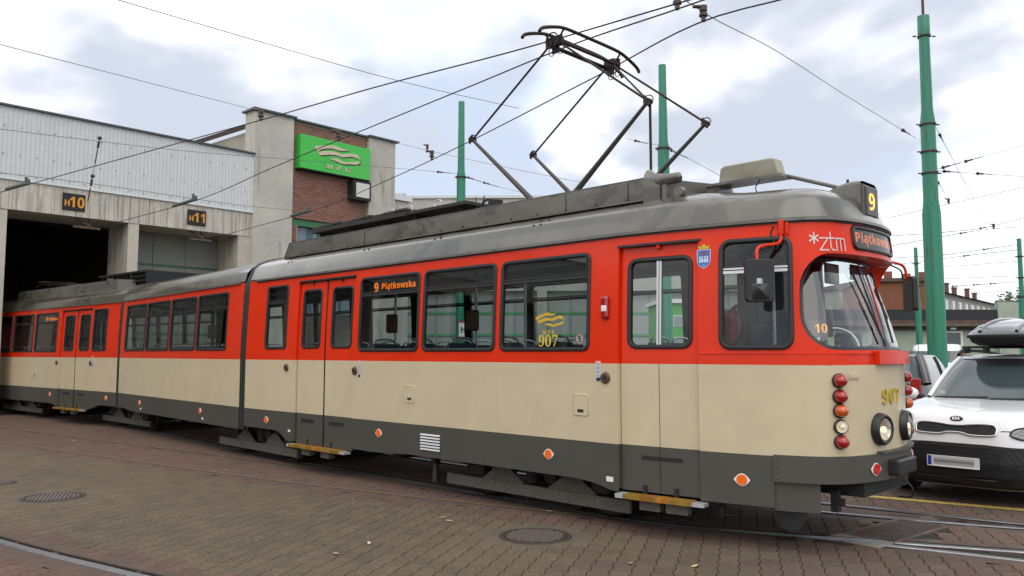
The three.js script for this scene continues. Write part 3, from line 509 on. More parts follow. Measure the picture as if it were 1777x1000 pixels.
{ // lamps on the nose
  const lampCol = (sgn) => {
    const ys = [[1.39, M.redLens], [1.265, M.redLens], [1.15, M.orangeLens], [1.025, M.clear], [0.905, M.redLens]], s = sgn > 0 ? sAtZ(0.715) : SF - sAtZ(0.715);
    for (const [y, m] of ys) {
      const n = nrm(PF, s, y, 0), look = new THREE.Matrix4().lookAt(n, V(0, 0, 0), V(0, 1, 0)).setPosition(PF(s, y, 0));
      const b = tp('signal_lamp', lathe([[0.058, 0], [0.06, 0.014], [0.05, 0.02]], 20).rotateX(Math.PI / 2).applyMatrix4(look), M.rubber);
      mesh('lens', lathe([[0.052, 0.01], [0.05, 0.035], [0.042, 0.065], [0.024, 0.082], [0, 0.086]], 20).rotateX(Math.PI / 2).applyMatrix4(look), m, b);
      if (m === M.clear) mesh('bulb', [new THREE.SphereGeometry(0.022, 12, 10).translate(0, 0, 0.04).applyMatrix4(look), lathe([[0.012, 0.004], [0.048, 0.03]], 16).rotateX(Math.PI / 2).applyMatrix4(look)], std([0.9, 0.8, 0.65], 0.3, { emissive: lin(1, 0.62, 0.3), emissiveIntensity: 0.15 }), b);
    }
  };
  lampCol(1); lampCol(-1);
  for (const z of [0.27, -0.27]) {
    const s = sAtZ(z), n = nrm(PF, s, 0.985, 0), look = new THREE.Matrix4().lookAt(n, V(0, 0, 0), V(0, 1, 0)).setPosition(PF(s, 0.985, 0));
    const h = tp('headlight', lathe([[0.088, 0.02], [0.095, 0.055], [0.115, 0.062], [0.128, 0.045], [0.135, 0]], 28).rotateX(Math.PI / 2).applyMatrix4(look), M.rubber);
    mesh('reflector_bowl', lathe([[0, 0.004], [0.05, 0.01], [0.09, 0.05]], 24).rotateX(Math.PI / 2).applyMatrix4(look), std([0.9, 0.75, 0.58], 0.25, { metalness: 0.9 }), h);
    mesh('bulb', new THREE.SphereGeometry(0.024, 14, 10).translate(0, 0, 0.035).applyMatrix4(look), std([1, 0.9, 0.7], 0.4, { emissive: lin(1, 0.55, 0.2), emissiveIntensity: 2.6 }), h);
    mesh('headlight_lens', lathe([[0.09, 0.054], [0.07, 0.066], [0.035, 0.074], [0, 0.077]], 24).rotateX(Math.PI / 2).applyMatrix4(look), M.clear, h);
  }
  const s = sAtZ(0.58), pl = tp('maker_plate', ledge(PF, s - 0.06, s + 0.06, 1.40, 1.45, 0, 0.008), M.cream); mesh('plate_rim', ledge(PF, s - 0.05, s + 0.05, 1.412, 1.438, 0.008, 0.012), M.cream, pl);
  // brow step on the red band below the windscreen
  tp('wiper_box', [ledge(PF, sAtZ(0.30), sAtZ(-0.74), YB + 0.005, YB + 0.115, 0.0, 0.045, 0.06)], M.red);
}
// ----- mirrors -----
for (const sg of [1, -1]) {
  const redArm = M.red, m = tp('side_mirror', new THREE.BufferGeometry().copy(join(extr((() => { const s = new THREE.Shape(), w = 0.108, h = 0.165, r = 0.03; s.moveTo(-w + r, -h); s.lineTo(w - r, -h); s.quadraticCurveTo(w, -h, w, -h + r); s.lineTo(w, h - r); s.quadraticCurveTo(w, h, w - r, h); s.lineTo(-w + r, h); s.quadraticCurveTo(-w, h, -w, h - r); s.lineTo(-w, -h + r); s.quadraticCurveTo(-w, -h, -w + r, -h); return s; })(), 0.04, 0.008))).rotateY(sg > 0 ? 0.75 : Math.PI - 0.85).translate(sg > 0 ? 8.63 : 8.97, 2.19, sg * 1.20), M.rubber);
  const mx = sg > 0 ? 8.63 : 8.97, root = PF(sg > 0 ? sAtX(8.69) : SF - sAtX(8.88), 2.645, 0.02);
  mesh('mirror_back', [new THREE.ConeGeometry(0.10, 0.05, 4).rotateY(Math.PI / 4).rotateX(Math.PI / 2).rotateY(sg > 0 ? 0.75 : Math.PI - 0.85).translate(mx + 0.05, 2.10, sg * 1.25)], M.rubber, m);
  mesh('mirror_arm', tube([root, root.clone().add(V(0, -0.11, sg * 0.03)), V(mx - 0.02, 2.46, sg * 1.16), V(mx - 0.01, 2.36, sg * 1.20), V(mx + 0.01, 2.2, sg * 1.22)], 0.0135, 30), redArm, m);
  mesh('mirror_bracket', [rbox(0.045, 0.13, 0.045, 0.01, root.x, root.y + 0.01, root.z), rbox(0.02, 0.10, 0.02, 0.004, root.x + 0.05, root.y, root.z)], redArm, m);
  mesh('mirror_cable', tube([root.clone().add(V(-0.07, 0.03, 0)), root.clone().add(V(-0.09, -0.04, sg * 0.01)), root.clone().add(V(-0.05, -0.12, sg * 0.03)), V(mx - 0.05, 2.42, sg * 1.17), V(mx - 0.05, 2.34, sg * 1.2)], 0.008), M.rubber, m);
  mesh('mirror_pivot', rbox(0.035, 0.05, 0.05, 0.008, mx + 0.03, 2.18, sg * 1.24), M.alu, m);
}
// ----- roof equipment of the front section -----
function fairingRun(pts, y0, y1) { return pts.slice(1).map((b, i) => { const a = pts[i]; return grid((u, v) => [V(lerp(a[0], b[0], u), lerp(y0(lerp(a[0], b[0], u)), y1, v), lerp(a[1], b[1], u)), [lerp(a[0], b[0], u) + lerp(a[1], b[1], u), v * 0.3]], 2, 1); }); }
{
  const roofY = (x, z) => { const rho = Math.min(1, Math.abs(z) / 1.13); return YG + 0.02 + (0.425 - 0.06 * sstep(7.6, 8.4, x)) * Math.pow(1 - Math.pow(rho, 2.6), 1 / 2.2); };
  const z = 0.86, fb = (x) => roofY(3, z) - 0.0;
  const f = tp('roof_fairing', [...fairingRun([[0.72, z], [7.28, z]], () => fb() + 0.012, 3.285), ...fairingRun([[7.28, z], [7.40, z - 0.1], [7.62, 0.2], [7.64, -0.2], [7.4, -z + 0.1], [7.28, -z]], () => 3.0, 3.285), ...fairingRun([[0.72, -z], [7.28, -z]], () => fb(), 3.285)], M.fairing);
  mesh('fairing_end', [grid((u, v) => [V(lerp(0.58, 0.72, v), lerp(3.06, 3.285, v), lerp(-z, z, u)), [u, v]], 1, 1), grid((u, v) => [V(lerp(0.60 + 0.14 * v, 0.72, u), lerp(fb() + 0.01, 3.285, v), z - 0.0005), [u * 0.1, v * 0.2]], 1, 1)], M.fairing, f);
  mesh('fairing_lip', [bx(0.72, 7.28, 3.283, 3.292, z - 0.03, z + 0.004), bx(0.72, 7.28, fb() + 0.014, fb() + 0.03, z - 0.01, z + 0.012)], M.fairing, f);
  for (const x of [2.7, 6.3, 7.1]) mesh('fairing_joint', bx(x, x + 0.008, fb() + 0.03, 3.27, z, z + 0.003), M.black, f);
  for (let i = 0; i < 16; i++) { const x = 1.1 + i * 0.4; mesh('rivet', new THREE.SphereGeometry(0.011, 6, 4).translate(x, fb() + 0.05, z + 0.002), M.black, f); }
  tp('roof_deck', bx(0.75, 7.25, 3.16, 3.18, -z + 0.02, z - 0.02), M.fairing);
  // walkway boards and resistor boxes
  const wk = tp('roof_walkway', [bx(0.95, 3.3, 3.44, 3.50, 0.1, 0.62), bx(3.3, 4.45, 3.45, 3.49, -0.1, 0.6), ...[1.0, 1.8, 2.6, 3.3, 4.2].map((x) => bx(x, x + 0.05, 3.18, 3.45, 0.2, 0.5))], std([0.035, 0.033, 0.03], 0.8));
  for (let i = 0; i < 9; i++) mesh('board', rbox(0.24, 0.035, 0.5, 0.008, 1.1 + i * 0.255, 3.515 + 0.008 * (i % 3), 0.36), std([0.045, 0.043, 0.038], 0.8), wk);
  for (const x of [2.75, 3.15, 3.75]) mesh('grab_handle', tube([V(x, 3.50, 0.5), V(x, 3.58, 0.5), V(x + 0.12, 3.58, 0.5), V(x + 0.12, 3.50, 0.5)], 0.008), M.alu, wk);
  tp('resistor_box', [rbox(1.4, 0.2, 0.5, 0.02, 1.9, 3.3, -0.35)], M.black); tp('resistor_box', [rbox(0.8, 0.12, 0.5, 0.02, 5.05, 3.27, -0.2)], M.black);
  tp('roof_cable', [tube([V(4.65, 3.18, 0.5), V(4.66, 3.44, 0.5), V(4.78, 3.47, 0.5), V(4.85, 3.42, 0.5), V(4.9, 3.2, 0.5)], 0.014), cyl(0.09, 0.1, 0.28, 14).translate(4.88, 3.30, 0.5), bar(V(4.5, 3.18, 0.4), V(4.42, 3.56, 0.4), 0.007), bar(V(4.5, 3.3, 0.4), V(4.58, 3.56, 0.4), 0.007)], M.black);
  tp('roof_seam', [-1, 1].map((k) => bx(7.0, 7.012, 3.0, 3.01, k * 0.5 - 0.02, k * 0.5)), M.black);
  for (const [x, zz] of [[1.0, 1.02], [1.1, 1.02], [2.9, 1.0], [3.0, 1.0], [4.35, 1.0], [4.46, 1.0], [6.05, 0.96], [6.16, 0.96], [6.0, 1.03], [6.1, 1.03], [4.4, 0.95], [0.95, 0.95]]) tp('rivet', new THREE.SphereGeometry(0.012, 6, 4).translate(x, roofY(x, zz), zz), M.black);
  // loudspeaker horn
  const hn = tp('horn', lathe([[0.012, 0], [0.05, 0.02], [0.055, 0.16], [0.06, 0.2], [0.085, 0.30], [0.125, 0.345], [0.118, 0.345], [0.07, 0.29]], 24).rotateZ(Math.PI / 2).translate(7.62, 3.27, 0.72), M.fairing);
  mesh('horn_bracket', [bx(7.42, 7.47, 3.03, 3.25, 0.69, 0.75), cyl(0.05, 0.05, 0.06, 14).rotateX(Math.PI / 2).translate(7.6, 3.13, 0.72)], M.fairing, hn);
  // cream housing with its board and rod
  const ac = tp('antenna_housing', extr(shapeOf([[-0.30, 0], [0.30, 0.0], [0.265, 0.135], [0.23, 0.15], [-0.245, 0.15], [-0.28, 0.13]]), 0.12, 0.012).translate(8.09, 3.245, 0.19).applyMatrix4(new THREE.Matrix4().makeRotationZ(0)), std([0.52, 0.49, 0.41], 0.5, { map: T.roofdirt }));
  mesh('housing_board', bx(7.66, 8.44, 3.215, 3.24, 0.13, 0.37), M.fairing, ac); mesh('board_foot', [bx(7.66, 7.8, 3.12, 3.215, 0.1, 0.35)], M.fairing, ac); mesh('housing_rod', [bar(V(8.42, 3.235, 0.22), V(8.98, 3.03, 0.13), 0.018)], M.fairing, ac); mesh('housing_wire', tube([V(8.2, 3.215, 0.3), V(8.17, 3.14, 0.33), V(8.2, 3.08, 0.34)], 0.005), M.black, ac);
  // line number box
  const nb = tp('line_number_box', grid((u, v) => { const a = v, yb = lerp(2.78, 2.80, 1 - a), hh = lerp(0.305, 0.06, a * a), hw = lerp(0.19, 0.17, a), t = u * 2 * Math.PI, c = Math.cos(t), d = Math.sin(t), m = Math.pow(Math.abs(c) ** 8 + Math.abs(d) ** 8, -1 / 8); return [V(lerp(9.07, 8.62, a), yb + hh / 2 + d * m * hh / 2 + 0.10 * a, c * m * hw), [u, v]]; }, 40, 10), M.roof);
  mesh('box_back', [rbox(0.02, 0.29, 0.37, 0.008, 9.06, 2.932, 0)], M.roof, nb);
  mesh('box_rim', [rbox(0.03, 0.285, 0.35, 0.012, 9.07, 2.932, 0), rbox(0.012, 0.25, 0.25, 0.004, 9.088, 2.93, 0)], M.skirt, nb);
  mesh('number_face', panel(0.21, 0.235).rotateY(Math.PI / 2).translate(9.096, 2.93, 0), ledNine, nb); mesh('box_stub', bar(V(8.93, 3.05, 0.1), V(8.93, 3.14, 0.1), 0.012), M.black, nb); mesh('box_stub', bar(V(8.86, 3.04, -0.05), V(8.86, 3.13, -0.05), 0.007), M.black, nb);
}
{ // pantograph
  const pg = new THREE.Group(); pg.name = 'pantograph'; tram.add(pg); pg.applyMatrix4(SEC);
  const zz = 0.55, KR = (z) => V(4.52, 4.245, z), KF = (z) => V(7.14, 4.15, z), HD = (z) => V(5.86, 5.16, z * 0.94);
  const pivR = (z) => V(5.62, 3.24, z * 0.9), pivF = (z) => V(5.95, 3.22, z * 0.9);
  for (const z of [zz, -zz]) {
    mesh('lower_arm', bar(pivR(z), KR(z), 0.035, 0.019, 10), M.pantoLow, pg); mesh('lower_arm', bar(pivF(z), KF(z), 0.038, 0.019, 10), M.pantoLow, pg);
    mesh('upper_arm', bar(KR(z), HD(z), 0.0125), M.panto, pg); mesh('upper_arm', bar(KF(z), HD(z), 0.0125), M.panto, pg);
    mesh('knee_joint', [cyl(0.03, 0.03, 0.09, 10).rotateX(Math.PI / 2).translate(...KR(z).toArray()), bar(KR(z).add(V(-0.02, -0.05, 0.03)), KR(z).add(V(0.03, 0.05, 0.03)), 0.016), new THREE.TorusGeometry(0.06, 0.006, 6, 16, 4).translate(...KR(z).toArray())], M.panto, pg);
    mesh('knee_joint', [cyl(0.03, 0.03, 0.09, 10).rotateX(Math.PI / 2).translate(...KF(z).toArray()), bar(KF(z).add(V(0.03, -0.06, 0.03)), KF(z).add(V(-0.03, 0.05, 0.03)), 0.018), new THREE.TorusGeometry(0.06, 0.006, 6, 16, 4).translate(...KF(z).toArray())], M.panto, pg);
    mesh('head_plate', [box(0.24, 0.11, 0.02, 5.86, 5.13, z * 0.97), box(0.1, 0.2, 0.02, 5.86, 5.1, z * 0.92), cyl(0.05, 0.05, 0.06, 12).rotateX(Math.PI / 2).translate(5.80, 5.12, z * 0.95), cyl(0.05, 0.05, 0.06, 12).rotateX(Math.PI / 2).translate(5.93, 5.12, z * 0.95)], M.panto, pg);
    mesh('head_spring', [new THREE.TorusGeometry(0.09, 0.008, 6, 20).translate(5.86, 5.13, z * 1.04), tube([V(5.8, 5.06, z), V(5.8, 4.98, z), V(5.86, 4.96, z), V(5.88, 5.06, z)], 0.005), tube([V(5.92, 5.06, z * 0.95), V(5.93, 4.97, z * 0.95), V(5.98, 4.98, z * 0.95), V(5.98, 5.06, z * 0.95)], 0.005)], M.black, pg);
  }
  mesh('cross_brace', bar(KF(zz), HD(-zz), 0.011), M.panto, pg);
  mesh('lifting_rod', bar(KF(zz).add(V(0.02, -0.02, 0)), V(7.16, 3.2, zz), 0.014), M.panto, pg);
  mesh('cross_tube', [bar(V(5.78, 5.11, -0.55), V(5.78, 5.11, 0.55), 0.025), bar(V(5.95, 5.11, -0.55), V(5.95, 5.11, 0.55), 0.02)], M.panto, pg);
  mesh('base_shaft', [bar(pivR(0.72), pivR(-0.72), 0.045), bar(pivF(0.72), pivF(-0.72), 0.045), bx(5.4, 6.2, 3.17, 3.21, 0.55, 0.62), bx(5.4, 6.2, 3.17, 3.21, -0.62, -0.55)], M.pantoLow, pg);
  for (const dx of [-0.13, 0.13]) mesh('contact_strip', tube([V(5.86 + dx, 5.10, 0.92), V(5.86 + dx, 5.14, 0.89), V(5.86 + dx, 5.235, 0.62), V(5.86 + dx, 5.255, 0.5), V(5.86 + dx, 5.262, 0), V(5.86 + dx, 5.255, -0.5), V(5.86 + dx, 5.235, -0.62), V(5.86 + dx, 5.14, -0.89), V(5.86 + dx, 5.10, -0.92)], 0.02, 60, 8), M.panto, pg);
  for (const z of [zz, -zz]) mesh('strip_holder', [bar(V(5.73, 5.235, z * 0.95), V(5.82, 5.12, z * 0.95), 0.012), bar(V(5.99, 5.235, z * 0.95), V(5.9, 5.12, z * 0.95), 0.012)], M.panto, pg);
}
// ----- middle and rear sections -----
function straightSection(Mx, x0, x1, wins, farWins, door, opts = {}) {
  SEC = Mx;
  const segs = door ? [[x0, door[0]], [door[1], x1]] : [[x0, x1]], red = [], linr = [], cr = [], sk = [];
  for (const [a, b] of segs) {
    const [r, l] = windowBand(PN, a, b, wins.filter((w) => w.s0 > a - 0.01 && w.s1 < b + 0.01)); red.push(r); linr.push(l, wall(PN, a, b, 0.6, YB, -0.05));
    cr.push(wall(PN, a, b, YC, YB)); sk.push(skirtWall(PN, a, b, opts.bot ?? (() => 0.42)));
  }
  if (door) red.push(wall(PN, door[0], door[1], 2.62, YG));
  tp('red_side_panel', red, M.red); tpe('cream_side_panel', cr, M.cream); tpe('skirt', sk, M.skirt);
  const [r2, l2] = windowBand(PB, x0, x1, farWins); tp('red_side_panel', r2, M.red); tp('cream_side_panel', wall(PB, x0, x1, YC, YB), M.cream); tp('skirt', skirtWall(PB, x0, x1, () => 0.42), M.skirt);
  tp('inner_lining', [linr, l2, wall(PB, x0, x1, 0.6, YB, -0.05)], M.lining);
  for (const w of wins) sideWindow(PN, w.s0, w.s1, w.y0, w.y1, { bar: w.bar, r: w.r });
  for (const w of farWins) sideWindow(PB, w.s0, w.s1, w.y0, w.y1, { bar: w.bar, glass: M.clear });
  const prof = []; for (let i = -24; i <= 24; i++) { const t = Math.sign(i) * Math.pow(Math.abs(i) / 24, 0.7); prof.push([1.125 * t, YG + 0.02 + 0.425 * Math.pow(Math.max(0, 1 - Math.pow(Math.abs(t), 2.6)), 1 / 2.2)]); }
  tp('roof', grid((u, v) => { const k = v * 48, i = Math.min(47, Math.floor(k)), t = k - i; return [V(lerp(x0, x1, u), lerp(prof[i][1], prof[i + 1][1], t), -lerp(prof[i][0], prof[i + 1][0], t)), [lerp(x0, x1, u), v * 2.6]]; }, 8, 48), M.roof);
  for (const P of [PN, PB]) tp('gutter', ledge(P, x0 + (opts.g0 ?? 0), x1 - (opts.g1 ?? 0), YG - 0.012, YG + 0.014, -0.02, 0.03), M.fairing);
  interior(x0, x1, opts);
}
function interior(x0, x1, o = {}) {
  const slab = (y, h, w) => [bx(x0, Math.min(x1, 7.2), y, y + h, -w, w), x1 > 7.2 ? extr(shapeOf([[7.2, -w], [7.2, w], [7.95, w - 0.09], [x1 - 0.1, w - 0.30], [x1 - 0.1, 0.30 - w], [7.95, 0.09 - w]]), h).rotateX(Math.PI / 2).translate(0, y + h, 0) : []];
  tp('floor', slab(0.86, 0.04, 1.1), M.floor);
  tp('ceiling', slab(2.675, 0.025, 1.05), M.ceiling);
  tp('ceiling_light', bx(x0 + 0.3, x1 - 0.3, 2.655, 2.675, -0.1, 0.1), M.white);
  for (const x of o.poles ?? []) { const p = tp('grab_pole', bar(V(x, 0.9, 0.32), V(x, 2.675, 0.32), 0.017), M.pole); if (o.valid?.includes(x)) mesh('ticket_validator', rbox(0.14, 0.26, 0.12, 0.025, x, 2.02, 0.38), M.wood, p); }
  for (const z of [0.42, -0.42]) tp('hand_rail', bar(V(x0 + 0.2, 2.5, z), V(x1 - 0.2, 2.5, z), 0.016), M.pole);
  for (const [x, z] of o.seats ?? []) {
    const s = tp('seat', [rbox(0.42, 0.05, 0.44, 0.02, x, 1.36, z)], M.seat);
    mesh('backrest', rbox(0.05, 0.46, 0.44, 0.022, x - 0.22, 1.5, z), M.seat, s); mesh('seat_leg', bx(x - 0.1, x + 0.1, 0.9, 1.34, z - 0.05, z + 0.05), M.lining, s); mesh('seat_handle', tube([V(x - 0.22, 1.66, z - 0.18), V(x - 0.22, 1.76, z - 0.16), V(x - 0.22, 1.76, z + 0.16), V(x - 0.22, 1.66, z + 0.18)], 0.012), M.pole, s);
  }
}
const seatRow = (a, b, n, zs) => { const l = []; for (let i = 0; i < n; i++) for (const z of zs) l.push([lerp(a, b, n > 1 ? i / (n - 1) : 0), z]); return l; };
SEC = MF;
interior(X0, 8.7, { poles: [1.75, 2.7, 4.35, 5.2, 6.6, 7.5], valid: [2.7, 4.35, 6.6], seats: [...seatRow(3.4, 6.4, 5, [0.85]), ...seatRow(1.0, 6.8, 8, [-0.85, -0.42])] });
{ // cab: bulkhead, desk, hand wheel, driver's seat, extinguisher
  tpe('cab_bulkhead', [bx(8.02, 8.06, 0.9, 2.66, -1.0, 0.13), bx(8.02, 8.06, 0.9, 2.66, 0.17, 0.44), bx(8.02, 8.06, 0.9, 1.55, 0.44, 0.55)], M.black);
  tp('driver_desk', [bx(8.62, 9.0, 0.9, 1.52, -0.75, 0.7), rbox(0.3, 0.06, 1.2, 0.02, 8.8, 1.55, 0), rbox(0.16, 0.22, 0.26, 0.03, 8.84, 1.68, -0.02)], M.black);
  tp('hand_wheel', [new THREE.TorusGeometry(0.17, 0.013, 8, 40).rotateX(-0.5).rotateY(0.7).translate(8.84, 1.68, 0.2), bar(V(8.84, 1.5, 0.18), V(8.84, 1.68, 0.2), 0.02)], M.pole);
  tp('driver_seat', [rbox(0.5, 0.1, 0.5, 0.04, 8.25, 1.35, 0.1), rbox(0.12, 0.55, 0.46, 0.05, 8.05, 1.62, 0.1)], M.seat);
  tp('fire_extinguisher', [lathe([[0, 0], [0.07, 0], [0.075, 0.03], [0.075, 0.36], [0.05, 0.42], [0.02, 0.45], [0, 0.46]], 16).translate(8.12, 1.55, 0.72)], std([0.35, 0.01, 0.01], 0.3));
  tp('extinguisher_hose', tube([V(8.12, 2.0, 0.72), V(8.2, 2.02, 0.76), V(8.25, 1.9, 0.78), V(8.22, 1.75, 0.76), V(8.15, 1.68, 0.78)], 0.018), M.rubber);
  tp('cab_post', [bar(V(8.3, 0.9, 0.3), V(8.3, 2.66, 0.3), 0.02), bar(V(8.42, 0.9, 0.1), V(8.42, 2.66, 0.1), 0.016)], M.pole);
  tp('interior_mirror', rbox(0.03, 0.18, 0.26, 0.012, 8.82, 2.30, 0.24), M.rubber);
  tp('sun_blind', bx(8.80, 8.82, 2.28, 2.42, -0.75, -0.2), M.black);
  const p0 = PF(sAtX(8.815) + 0.215, 1.815, -0.12), n = nrm(PF, sAtX(8.815) + 0.215, 1.815, 0), look = new THREE.Matrix4().lookAt(n, V(0, 0, 0), V(0, 1, 0)).setPosition(p0);
  const ten = tp('running_number_display', rbox(0.2, 0.14, 0.02, 0.006, 0, 0, -0.012).applyMatrix4(look), M.black);
  mesh('number_face', panel(0.15, 0.105).applyMatrix4(look), ledTen, ten);
}
{
  const wm = [[0.45, 1.69], [1.765, 3.03], [3.11, 4.35], [4.425, 5.71]].map(([s0, s1]) => ({ s0, s1, y0: 1.665, y1: 2.60, bar: 2.335, r: 0.05 }));
  straightSection(MM, 0.06, LM - 0.06, wm, wm, null, { bot: (s) => 0.44 + 0.04 * sstep(1.2, 0.4, s), g1: 0.15, poles: [1.2, 3.1, 5.0], valid: [3.1], seats: seatRow(0.9, 5.3, 6, [0.8, -0.8]) });
  reflector(PN, 1.56, 0.628, M.orangeRef); reflector(PN, 4.72, 0.635, M.orangeRef);
  for (const x of [1.6, 4.8]) tp('jack_mark', bx(x, x + 0.07, 0.5, 0.535, HW, HW + 0.004), M.white);
  SEC = MR;
  const wr = [[-8.55, -7.75], [-7.65, -6.42], [-6.27, -4.92], [-4.78, -3.44]].map(([s0, s1]) => ({ s0, s1, y0: 1.65, y1: 2.59, bar: 2.335, r: 0.05 })); const nar = { s0: -1.43, s1: -0.74, y0: 1.67, y1: 2.59, bar: 2.335, r: 0.05 };
  const fr_ = []; for (let i = 0; i < 6; i++) fr_.push({ s0: -8.4 + i * 1.35, s1: -7.15 + i * 1.35, y0: 1.65, y1: 2.59, bar: 2.335 });
  const dr = [-3.22, -1.55];
  straightSection(MR, -9.2, -0.06, [...wr, nar], fr_, dr, { bot: (s) => 0.42 - 0.05 * sstep(-3.6, -3.3, s) * sstep(-1.2, -1.5, s) + 0.06 * sstep(-1.3, -0.9, s), poles: [-3.0, -1.9, -5.5], seats: [...seatRow(-8.5, -4.0, 6, [0.8]), ...seatRow(-8.5, -1.0, 9, [-0.8])] });
  doorLeaf(PN, dr[0] + 0.01, -2.375, { s0: -3.05, s1: -2.52, y0: 1.675, y1: 2.49 }, { slot: [-3.0, -2.62], off: -0.03 });
  doorLeaf(PN, -2.355, dr[1] - 0.01, { s0: -2.2, s1: -1.68, y0: 1.675, y1: 2.49 }, { slot: [-2.15, -1.8], off: -0.03 });
  tp('door_seal', ledge(PN, -2.378, -2.352, 0.36, 2.6, -0.05, -0.018), M.rubber); jambs(PN, dr[0], dr[1], 2.62); tp('door_rail', ledge(PN, dr[0], dr[1], 2.615, 2.635, -0.02, 0.012), M.rubber);
  step(PN, -3.1, -1.75); button(PN, -3.33, 1.39); button(PN, -1.46, 1.39); reflector(PN, -3.66, 0.625, M.orangeRef); reflector(PN, -0.62, 0.645, M.orangeRef); hatch(PN, -4.75, -4.57, 1.03, 1.22); sticker(PN, -1.36, 1.33, 1.55);
  const sd = tp('destination_display', bx(-4.7, -3.5, 2.345, 2.56, 1.0, 1.05), M.black); mesh('display_face', panel(0.98, 0.19).translate(-3.98, 2.455, 1.054), ledSide, sd);
  tp('end_wall', [bx(-9.2, -9.15, 0.4, 2.7, -1.17, 1.17)], M.red);
  // rear roof equipment
  const z = 0.86, f = tp('roof_fairing', [...fairingRun([[-6.9, z], [-1.0, z]], () => 3.05, 3.27), ...fairingRun([[-1.0, z], [-0.8, 0.5], [-0.8, -0.5], [-1.0, -z]], () => 3.0, 3.27), ...fairingRun([[-6.9, -z], [-1.0, -z]], () => 3.05, 3.27)], M.fairing); mesh('fairing_end', grid((u, v) => [V(lerp(-7.0, -6.9, v), lerp(3.06, 3.27, v), lerp(-z, z, u)), [u, v]], 1, 1), M.fairing, f); mesh('fairing_deck', bx(-6.9, -1.0, 3.16, 3.18, -0.84, 0.84), M.fairing, f);
  const rb = tp('resistor_bank', [bx(-2.6, -0.2, 3.42, 3.46, -0.75, 0.6), bx(-0.95, -0.9, 3.15, 3.44, -0.75, 0.6), bx(-0.2, -0.15, 3.15, 3.44, -0.75, 0.6)], M.black); for (let i = 0; i < 9; i++) mesh('resistor_fin', bx(-0.86 + i * 0.075, -0.83 + i * 0.075, 3.16, 3.42, -0.7, 0.55), M.black, rb); for (const y of [3.22, 3.32]) mesh('rack_rail', bx(-0.9, -0.2, y, y + 0.02, 0.56, 0.6), M.bogie, rb);
  for (const x of [-2.5, -1.9, -1.3]) mesh('rack_post', bx(x, x + 0.03, 3.16, 3.42, 0.5, 0.55), M.bogie, rb);
  tp('folded_pantograph', [bar(V(-6.3, 3.45, 0.5), V(-4.4, 3.36, 0.5), 0.02), bar(V(-6.3, 3.45, -0.5), V(-4.4, 3.36, -0.5), 0.02), bar(V(-6.1, 3.52, 0.6), V(-6.1, 3.52, -0.6), 0.02), bar(V(-6.3, 3.52, 0.6), V(-6.3, 3.52, -0.6), 0.02), bar(V(-6.5, 3.38, 0.6), V(-6.1, 3.52, 0.55), 0.016), bar(V(-6.4, 3.38, 0.35), V(-6.0, 3.52, 0.3), 0.012), bar(V(-5.9, 3.5, 0.5), V(-4.3, 3.40, 0.5), 0.014), bar(V(-4.4, 3.36, -0.6), V(-4.4, 3.36, 0.6), 0.03)], M.panto);
}
// joints: ribbed bellows and the turntable bogies beneath
for (const [Jm, a1, a2] of [[J1, aM, aF], [J2, aR, aM]]) {
  SEC = frame((a1 + a2) / 2, Jm.x, Jm.z);
  const hoop = (x, k) => { const p = [V(x, 0.45, HW * k), V(x, 1.5, HW * k), V(x, 2.3, (HW - 0.02) * k), V(x, YG - 0.05, (HW - 0.05) * k)]; for (let i = 1; i <= 8; i++) { const t = 1 - i / 8 * 0.999, h = Math.pow(1 - Math.pow(t, 2.6), 1 / 2.2); p.push(V(x, YG + 0.44 * h * (0.98 + 0.02 * k), 1.12 * t * k)); } const m = p.slice(0, -1).reverse().map((q) => V(q.x, q.y, -q.z)); return [...p, ...m]; };
  const b = tp('bellows', tube(hoop(0, 1.0), 0.028, 120, 8), M.rubber);
  for (const [x, k] of [[-0.045, 0.985], [0.045, 0.985], [-0.1, 0.95], [0.1, 0.95]]) mesh('bellows_fold', tube(hoop(x, k), 0.03, 120, 6), M.rubber, b);
}
